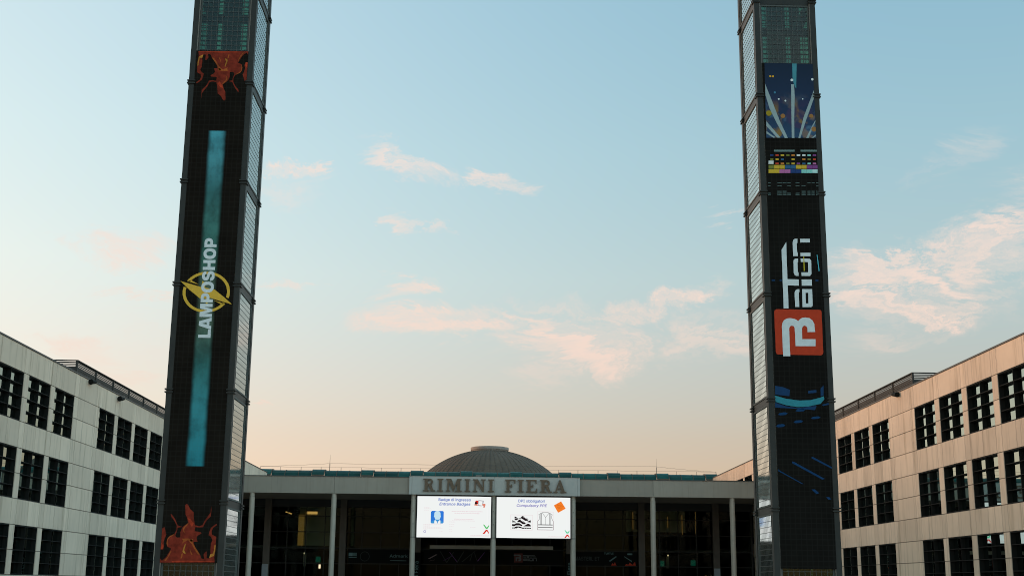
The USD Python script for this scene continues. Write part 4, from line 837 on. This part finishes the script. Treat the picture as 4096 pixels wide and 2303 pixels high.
t = hall_banner(-15.7, -8.3, 'dark banner with the word Admark between the second and third columns')
t.add('lettering', words('Admark', .34, -10.85, 4.62, HB, .004, width=2.1), M['print_tg'])
t.add('block_print', [bx(-15.62, -15.15, HB - .004, HB, 4.72, 5.1)] + [bx(-15.11 + k * .12, -15.04 + k * .12, HB - .004, HB, 4.72, 5.1) for k in range(4)] + [bx(-15.6, -14.68, HB - .004, HB, 4.52, 4.6)], M['print_tg'])
t.add('underline', bx(-10.8, -8.9, HB - .004, HB, 4.22, 4.27), M['print_tg'])
t.add('round_print', prism(Point(-13.75, 4.7).buffer(.55).difference(Point(-13.75, 4.7).buffer(.5)), HB, .004), M['print_dim'])
t = hall_banner(-6.9, .7, 'dark banner with crossing paint slashes left under the screens')
for i, (xa, za, xb, zb, wd, mt) in enumerate([(-5.0, 5.4, -4.2, 4.1, .10, 'dim'), (-4.2, 4.1, -3.4, 5.3, .10, 'dim'), (-3.9, 5.3, -3.0, 4.2, .09, 'v'), (-3.0, 4.1, -2.2, 5.4, .12, 'dim'), (-4.6, 4.3, -3.5, 4.9, .07, 'v'), (-2.4, 4.2, -.9, 5.45, .13, 'dim'), (-1.5, 4.3, -1.2, 5.2, .08, 'dim'), (-1.0, 5.3, -.7, 4.4, .08, 'dim'), (-.6, 4.3, .2, 5.3, .10, 'v'), (-6.3, 4.5, -5.4, 5.0, .22, 'p'), (-6.2, 4.25, -5.6, 4.4, .08, 'p')]):
    t.add('paint_slash', prism(Polygon([(xa - wd / 2, za), (xa + wd / 2, za), (xb + wd / 2, zb), (xb - wd / 2, zb)]), HB, .004), M['print_' + mt])
t = hall_banner(1.5, 9.4, 'dark banner with a red square logo under the right screen')
LOGO = json.loads(DATA)


def lay(pts, x, z, s):
    """the upright banner's logo turned to read along x: banner (bx, bz) -> (x + (bz - 11.5) s, z - bx s)"""
    return Polygon([(x + (b - 11.58) * s, z - a * s) for a, b in pts]).buffer(0)


def logo(T, place, y, step=.004):
    T.add('red_square', prism(place(LOGO['red']), y, .003), M['print_red'])
    T.add('emblem', prism(place(LOGO['B']), y - step, .003), M['print_letter'])
    for k in ('T', 'n1', 'n2', 'n3', 'o1', 'o2', 'i', 'a1'): T.add('lettering', prism(place(LOGO[k]), y, .003), M['print_letter'])
    T.add('lettering', prism(place(LOGO['a2']).difference(place(LOGO['a2h'])), y, .003), M['print_letter'])


M['print_red_keep'], M['print_letter_keep'] = M['print_red'], M['print_letter']
M['print_red'] = plain('print_dull_red', (.10, .018, .012), .8); M['print_letter'] = plain('print_dull_grey', (.13, .14, .14), .8)
logo(t, lambda p: lay(p, 3.65, 4.72, .50), HB)
M['print_red'], M['print_letter'] = M['print_red_keep'], M['print_letter_keep']
t = hall_banner(10.55, 18.1, 'dark banner with grey letters and two slanting bars, right of the screens')
t.add('lettering', words('MASTERL ET', .42, 10.75, 4.5, HB, .004, bold=True, width=2.9), M['print_dim'])
t.add('lettering', words('TURTLE', .20, 14.2, 5.22, HB, .004, bold=True, width=1.1), M['print_tg'])
t.add('bar_print', bx(16.9, 17.5, HB - .004, HB, 5.18, 5.36), M['print_tg'])
t.add('bar_print', prism(Polygon([(14.75, 4.48), (14.9, 4.40), (15.65, 4.92), (15.6, 5.05)]), HB, .004), M['print_tg'])
t.add('bar_print', prism(Polygon([(16.5, 5.05), (16.6, 4.92), (17.45, 4.38), (17.42, 4.52)]), HB, .004), M['print_tg'])
t.add('fire_print', prism(Polygon([(15.0, 3.97), (15.2, 4.25), (15.3, 4.05), (15.45, 4.35), (15.6, 4.0), (15.75, 3.97)]), HB, .004), M['print_re'])
t.add('fire_print', prism(Polygon([(16.6, 3.97), (16.8, 4.15), (17.0, 4.05), (17.2, 4.3), (17.5, 4.05), (17.8, 4.4), (17.9, 3.97)]), HB, .004), M['print_re'])
for x, lab in ((-7.62, 'upright dark banner reading Rimini Fiera beside the left screen column'), (10.08, 'upright dark banner reading Rimini Fiera beside the right screen column')):
    t = Thing('upright_banner', lab, 'banner', (x, HY - .9, .5))
    t.add('fabric', bx(x - .42, x + .42, HY - .92, HY - .90, .5, 5.2), M['banner_black'])
    v, f = words('Rimini Fiera', .42, 0, 0, 0, .004, width=3.2)
    t.add('lettering', (np.stack([x + .16 - v[:, 2], HY - .92 + v[:, 1], 1.0 + v[:, 0]], 1), f), M['print_tg'])

# ---------------------------------------------------------------- rear hall, green rooflight, rotunda dome
rear = Thing('rear_hall', 'rear hall with a long roof behind the portico, under the green rooflight', 'hall', (1, 179, 0))
rear.add('wall', [bx(-31.6, 33.6, 177.9, 214, 0, 15.4)], M['dark'])
rear.add('parapet', [bx(-31.6, 33.6, 177.6, 177.88, 15.2, 16.12)], M['dome_metal'])
vault = Thing('green_rooflight', 'long green glazed barrel rooflight with raised vents along the hall roof', 'rooflight', (1, 179, 16.1))
prof = [(177.95, 16.16), (178.25, 16.55), (178.75, 16.86), (179.4, 17.02), (180.6, 17.06)]


def sheet(x0, x1, lift=0.0, th=.05, n0=0, n1=4, prof=prof):
    vs = []
    for i in range(n0, n1 + 1):
        y, z = prof[i]
        vs += [(x0, y - lift * .6, z + lift), (x1, y - lift * .6, z + lift), (x0, y - lift * .6 + .03, z + lift - th), (x1, y - lift * .6 + .03, z + lift - th)]
    f = []; n = n1 - n0
    for i in range(n):
        a = i * 4; b = a + 4
        f += [[a, a + 1, b + 1], [a, b + 1, b], [a + 2, b + 2, b + 3], [a + 2, b + 3, a + 3], [a, b, b + 2], [a, b + 2, a + 2], [a + 1, a + 3, b + 3], [a + 1, b + 3, b + 1]]
    e = n * 4
    f += [[0, 2, 3], [0, 3, 1], [e, e + 1, e + 3], [e, e + 3, e + 2]]
    return np.array(vs), np.array(f)


vents = [-30.5, -23.15, -16.3, -9.4, -2.45, 4.5, 11.4, 18.25, 25.1, 32.0]
bars = []
for i, vx in enumerate(vents):
    xa, xb = vx - .82, vx + .82
    fr_ = vault.add('vent', [sheet(xa - .06, xa, .14, .30), sheet(xb, xb + .06, .14, .30), bx(xa, xb, 177.70, 177.76, 16.05, 16.30)], M['dome_metal'])
    vault.add('vent_glass', [sheet(xa + .005, xb - .005, .13)], M['green_glass'], fr_)
    if i + 1 < len(vents):
        nx = vents[i + 1] - .82 - .06
        w = (nx - xb - .06) / 3
        for k in range(3):
            vault.add('glass_panel', sheet(xb + .06 + k * w + .04, xb + .06 + (k + 1) * w - .04), M['green_glass'])
            if k: bars.append(sheet(xb + .06 + k * w - .035, xb + .06 + k * w + .035, .035, .09))
vault.add('glazing_bars', bars, M['dome_metal'])
vault.add('kerb', [bx(-31.5, 33.5, 177.88, 182, 15.4, 16.10)], M['dome_metal'])

DCX, DCY, DCZ, DR = .85, 200.0, 7.1, 15.17
rot = Thing('rotunda', 'grey ribbed metal dome with a flat round cap rising behind the entrance sign', 'dome', (DCX, DCY, 0))
th0, th1 = math.acos((22.0 - DCZ) / DR), math.acos((15.3 - DCZ) / DR)
n, m = 132, 18
V, Fc = [], []
for j in range(m + 1):
    th = th0 * .97 + (th1 - th0 * .97) * j / m
    for i in range(n):
        a = 2 * math.pi * i / n
        V.append((DCX + DR * math.sin(th) * math.cos(a), DCY + DR * math.sin(th) * math.sin(a), DCZ + DR * math.cos(th)))
for j in range(m):
    for i in range(n):
        a, b_, c_, d_ = j * n + i, j * n + (i + 1) % n, (j + 1) * n + (i + 1) % n, (j + 1) * n + i
        Fc += [[a, d_, c_], [a, c_, b_]]
dm = rot.add('dome', (np.array(V), np.array(Fc)), M['dome_metal'], smooth=True)
for i in range(66):
    a = 2 * math.pi * (i + .5) / 66
    V, Fc = [], []
    for j in range(m + 1):
        th = th0 + (th1 - th0) * j / m
        for da, dr in ((-.045, 0), (-.03, .035), (.03, .035), (.045, 0)):
            rr_ = (DR + dr); px, py = rr_ * math.sin(th), da
            V.append((DCX + px * math.cos(a) - py * math.sin(a), DCY + px * math.sin(a) + py * math.cos(a), DCZ + rr_ * math.cos(th)))
        if j:
            for k in range(3):
                q = (j - 1) * 4 + k
                Fc += [[q, q + 4, q + 5], [q, q + 5, q + 1]]
    rot.add('rib', (np.array(V), np.array(Fc)), M['dome_metal'], dm)
rot.add('drum', tube((DCX, DCY, 13.5), (DCX, DCY, 15.4), DR * math.sin(th1) + .15, 64), M['dome_metal'], smooth=40)
rot.add('cap_neck', tube((DCX, DCY, 21.75), (DCX, DCY, 22.16), 2.86, 48), M['cap'], smooth=40)
rot.add('cap_ring', [tube((DCX, DCY, 22.16), (DCX, DCY, 22.24), 2.96, 48), tube((DCX, DCY, 22.24), (DCX, DCY, 22.62), 3.0, 48), tube((DCX, DCY, 22.62), (DCX, DCY, 22.68), 2.93, 48, 2.7)], M['cap'], smooth=40)

# lightning rods and the wires between them
short = [-31.4, -28.6, -25.7, -22.9, -20.1, -17.25, -14.47, -11.68, -8.91, -6.1, -3.3, -.5, 2.3, 5.1, 7.9, 10.54, 13.25, 16.09, 18.8, 21.6, 27.2, 30.0, 32.8, 35.6]
def nth(k): return ('first', 'second', 'third', 'fourth', 'fifth', 'sixth', 'seventh', 'eighth', 'ninth', 'tenth', 'eleventh', 'twelfth')[k - 1]


for x in short:
    if 33 < x: continue
    ref, side = ((-21.7, 'left'), (24.35, 'right'))[x > .85]
    k = sum(1 for q in short if min(x, ref) <= q <= max(x, ref))
    way = 'left' if x < ref else 'right'
    solo('lightning_rod', [tube((x, 179.3, 16.95), (x, 179.3, 17.48), .03, 6), tube((x, 179.3, 16.9), (x, 179.3, 17.0), .06, 6)], M['wire'], f'short thin rooflight rod, {nth(k)} to the {way} of the {side} tall rod', 'lightning rod', 'short rods along the rooflight', base=(x, 179.3, 16.9))
for x, lab in ((-21.7, 'tall lightning rod on the rooflight, left of the dome'), (24.35, 'tall lightning rod on the rooflight, right of the dome')):
    t = Thing('lightning_rod', lab, 'lightning rod', (x, 179.3, 16.9))
    t.add('mast', tube((x, 179.3, 16.9), (x, 179.3, 18.0), .05, 6), M['wire']); t.add('tip', tube((x, 179.3, 18.0), (x, 179.3, 19.2), .022, 6, .012), M['wire'])


def sag(pts, s):
    out = []
    for p, q in zip(pts, pts[1:]):
        p, q = np.array(p), np.array(q)
        for k in range(9):
            t_ = k / 8; r_ = p + (q - p) * t_; r_[2] -= s * 4 * t_ * (1 - t_); out.append(r_)
    return [tube(a, b, .014, 4) for a, b in zip(out, out[1:]) if np.linalg.norm(b - a) > 1e-6]


solo('lightning_wire', sag([(-31.4, 179.3, 17.5), (-21.7, 179.3, 18.0), (24.35, 179.3, 18.1), (32.8, 179.3, 17.45)], .06), M['wire'], 'upper thin wire running between the two tall rods over the dome', 'wire', base=(1, 179.3, 17.5))
solo('lightning_wire', sag([(x, 179.3, 17.47) for x in short if x < 33], .015), M['wire'], 'lower thin wire joining the tips of the short rods', 'wire', base=(1, 179.3, 17.4))

# ---------------------------------------------------------------- the two glass towers
SEG, Z0, NSEG = 4.72, .16, 7
BP = .226            # pitch of the glass blocks


def tower(xc, yf, inner, label):
    """front collar plane at y = yf; inner = +1 if the side towards the plaza axis faces +x"""
    t = Thing('glass_tower', label, 'tower', (xc, yf + 1.88, 0))
    xa, xb, ya, yb = xc - 1.44, xc + 1.44, yf + .06, yf + 3.70
    zt = Z0 + NSEG * SEG
    pw, pd = .25, .30
    for sx in (-1, 1):
        for sy in (-1, 1):
            x0 = xc + sx * 1.44; y0 = ya if sy < 0 else yb
            p = t.add('post', [bx(x0, x0 - sx * pw, y0, y0 - sy * pd, 0, zt), bx(x0 - sx * pw, x0 - sx * (pw + .05), y0 - sy * .10, y0 - sy * pd, 0, zt)], M['steel'])
            t.add('edge_strip', [bx(x0 - sx * (pw + .002), x0 - sx * (pw + .03), y0 - sy * .02, y0 - sy * .095, 0, zt)], M['steel_edge'], p)
            for k in range(NSEG + 1):
                z = Z0 + k * SEG
                cl = [bx(x0 + sx * .06, x0 - sx * (pw + .05), y0 + sy * .06, y0 - sy * (pd + .05), z - .09, z - .035), bx(x0 + sx * .06, x0 - sx * (pw + .05), y0 + sy * .06, y0 - sy * (pd + .05), z + .035, z + .09)]
                t.add('collar', cl, M['steel'], p)
    count = [0]

    def panel(face, k, single_rows=None, coarse=False):
        """glass panel of segment k on a face: F front, B back, L, R; blocks of single_rows are parts of their own"""
        z0, z1 = Z0 + k * SEG + .16, Z0 + (k + 1) * SEG - .16
        rec = .14 if face in 'FB' else .06
        if face in 'FB':
            u0, u1 = xc - 1.14, xc + 1.14; s = 1 if face == 'F' else -1; pl = ya + rec if face == 'F' else yb - rec
            box_ = lambda ua, ub, za, zb, d0, d1: bx(ua, ub, pl + s * d0, pl + s * d1, za, zb)
        else:
            u0, u1 = ya + .34, yb - .34; s = -1 if face == 'R' else 1; pl = xb - rec if face == 'R' else xa + rec
            box_ = lambda ua, ub, za, zb, d0, d1: bx(pl + s * d0, pl + s * d1, ua, ub, za, zb)
        fw = .07
        n_u = max(1, int((u1 - u0 - 2 * fw) / BP)); n_z = int((z1 - z0 - 2 * fw) / BP)
        pu, pz = (u1 - u0 - 2 * fw) / n_u, (z1 - z0 - 2 * fw) / n_z
        fr = [box_(u0, u0 + fw, z0, z1, -.03, .10), box_(u1 - fw, u1, z0, z1, -.03, .10), box_(u0 + fw, u1 - fw, z0, z0 + fw, -.03, .10), box_(u0 + fw, u1 - fw, z1 - fw, z1, -.03, .10)]
        gw = .009
        for i in range(1, n_u): fr.append(box_(u0 + fw + i * pu - gw, u0 + fw + i * pu + gw, z0 + fw, z1 - fw, .0, .058 if face in 'FB' else .015))
        for j in range(1, n_z):
            for i in range(n_u):
                fr.append(box_(u0 + fw + i * pu + (gw if i else 0), u0 + fw + (i + 1) * pu - (gw if i < n_u - 1 else 0), z0 + fw + j * pz - gw, z0 + fw + j * pz + gw, .0, .058))
        g_ = t.add('glass_panel', fr, M['grid'])
        rest = []
        for j in range(n_z):
            for i in range(n_u):
                q = box_(u0 + fw + i * pu + gw, u0 + fw + (i + 1) * pu - gw, z0 + fw + j * pz + gw, z0 + fw + (j + 1) * pz - gw, .008, .062)
                if single_rows and j in single_rows and count[0] < 290:
                    t.add('glass_block', q, M['block'], g_); count[0] += 1
                else: rest.append(q)
        if rest: t.add('glass_block_field', rest, M['block'], g_, kind='stuff')
        # edge beams of the segment
    side = 'R' if inner > 0 else 'L'; away = 'L' if inner > 0 else 'R'
    panel('F', 5, range(0, 10)); panel('F', 0, None)
    for k in range(NSEG):
        if k not in (0, 5): panel('F', k, range(8, 20) if k == 5 - 1 else None)
        panel(side, k, range(0, 13) if k == 1 else None)
        panel('B', k); panel(away, k)
    beams = []
    for k in range(NSEG + 1):
        z = Z0 + k * SEG
        beams += [bx(xa + .30, xb - .30, ya + .10, ya + .30, z - .15, z + .15), bx(xa + .30, xb - .30, yb - .30, yb - .10, z - .15, z + .15),
                  bx(xa + .06, xa + .30, ya + .36, yb - .36, z - .15, z + .15), bx(xb - .30, xb - .06, ya + .36, yb - .36, z - .15, z + .15)]
    for q in beams: t.add('floor_beam', q, M['steel'])
    t.add('ladder_core', [bx(xc - .35, xc + .35, yf + 1.5, yf + 2.2, 0, zt - .3)], M['dark'])  # unseen core added to darken the view through the front glass
    t.add('cap', bx(xa, xb, ya, yb, zt + .1, zt + .3), M['steel'])
    return t


TL, TR_ = (-12.277, 54.185), (13.81, 54.51)
tower(TL[0], TL[1], 1, 'left dark steel and glass block tower carrying the fire banner')
tower(TR_[0], TR_[1], -1, 'right dark steel and glass block tower carrying the banner with the red square')

# banners hung on the towers' fronts
BYL, BYR = TL[1] + .045, TR_[1] + .045
bl = Thing('tower_banner', 'tall black banner with flames, a blue light streak and gold bolt lettered LAMPOSHOP', 'banner', (TL[0], BYL, 2.38))
bl.add('fabric', bx(TL[0] - 1.185, TL[0] + 1.185, BYL, BYL + .02, 2.375, 25.29), M['banner_fire'])
ox = lambda pts: [(a + TL[0], b) for a, b in pts]
rx, rz, zc, xc = 1.03, .915, 13.95, TL[0]
ringp = affinity.translate(affinity.scale(Point(0, 0).buffer(1, 48).difference(Point(0, 0).buffer(.875, 48)), rx, rz, origin=(0, 0)), xc, zc)
cutp = Polygon([(xc - 1.5, zc + .86), (xc - .862, zc + .476), (xc + .2, zc + .1), (xc + .99, zc - .27), (xc + 1.5, zc - .55), (xc + 1.5, zc - .95), (xc + .86, zc - .51), (xc - .2, zc - .1), (xc - .97, zc + .22), (xc - 1.5, zc + .25)])
bl.add('gold_ring', prism(ringp.difference(cutp), BYL - .003, .003), M['print_gold'])
for k in ('tailA', 'tailB'): bl.add('gold_ring', prism(Polygon(ox(LOGO[k])), BYL - .003, .003), M['print_gold'])
bl.add('gold_bolt', prism(Polygon(ox(LOGO['bolt'])).buffer(0), BYL - .004, .003), M['print_gold'])
# printed flames: rising at the foot, the same turned upside down at the head
for turn in (0, 1):
    for k, pts in LOGO['fire']:
        q = [(TL[0] + a, z) if not turn else (TL[0] - a, 25.29 + 2.375 - z) for a, z in pts]
        pl = Polygon(q).buffer(0).buffer(.02).buffer(-.02).intersection(sbox(TL[0] - 1.18, 2.38, TL[0] + 1.18, 25.285))
        bl.add('flame', prism(pl, BYL - (.003 if k == 'r' else .006), .002), M['print_fire_' + k])
# lettering runs upwards
gl = LOGO['LAMPOSHOP']
allx = [p[0] for ch in gl for g_ in ch for p in g_[0]]; x_0, x_1 = min(allx), max(allx)
for ch in gl:
    ps = []
    for ext, holes in ch:
        mp = lambda q: [(xc + .312 - b / 69.8 * .53, 11.915 + (a - x_0) / (x_1 - x_0) * 4.475) for a, b in q]
        ps.append(Polygon(mp(ext), [mp(h) for h in holes]).buffer(0))
    bl.add('letter', prism(unary_union(ps), BYL - .008, .003), M['print_letter'])

br = Thing('tower_banner', 'tall black banner with stage lights, coloured keys and a red square logo', 'banner', (TR_[0], BYR, 2.40))
br.add('fabric', bx(TR_[0] - 1.17, TR_[0] + 1.20, BYR, BYR + .02, 2.40, 25.33), M['banner_black'])
CL = lambda pl: pl.intersection(sbox(TR_[0] - 1.168, 2.41, TR_[0] + 1.198, 25.32))
rp = lambda pts: CL(Polygon([(a + TR_[0], b) for a, b in pts]).buffer(0))
logo(br, rp, BYR - .003)
br.add('stage_picture', prism(rp(LOGO['stage']), BYR - .002, .002), M['print_stage'])
for q in LOGO['beams']: br.add('light_beam', prism(rp(q), BYR - .005, .002), M['print_beam'])
br.add('light_beam', prism(rp(LOGO['tealbeam']), BYR - .005, .002), M['print_teal'])
for a, b, r, c in [q for q in LOGO['dots'] if q[3] not in 'pv']: br.add('light_dot', prism(CL(Point(a + TR_[0], b).buffer(r, 6)), BYR - .008, .002), M['print_' + c])
for q, c in LOGO['cells']: br.add('colour_key', prism(rp(q), BYR - .005, .002), M['print_' + c])
br.add('blue_arc', prism(rp(LOGO['arc']), BYR - .006, .002), M['print_arc'])
for q in LOGO['blues']: br.add('blue_patch', prism(rp(q), BYR - .003, .002), M['print_blue'])
for q in LOGO['dash'] + LOGO['diag'] + LOGO['bd']: br.add('blue_dash', prism(rp(q), BYR - .003, .002), M['print_dash'])
br.add('thin_streak', prism(rp(LOGO['yl']), BYR - .006, .002), M['print_yl']); br.add('thin_streak', prism(rp(LOGO['tl']), BYR - .006, .002), M['print_tl'])
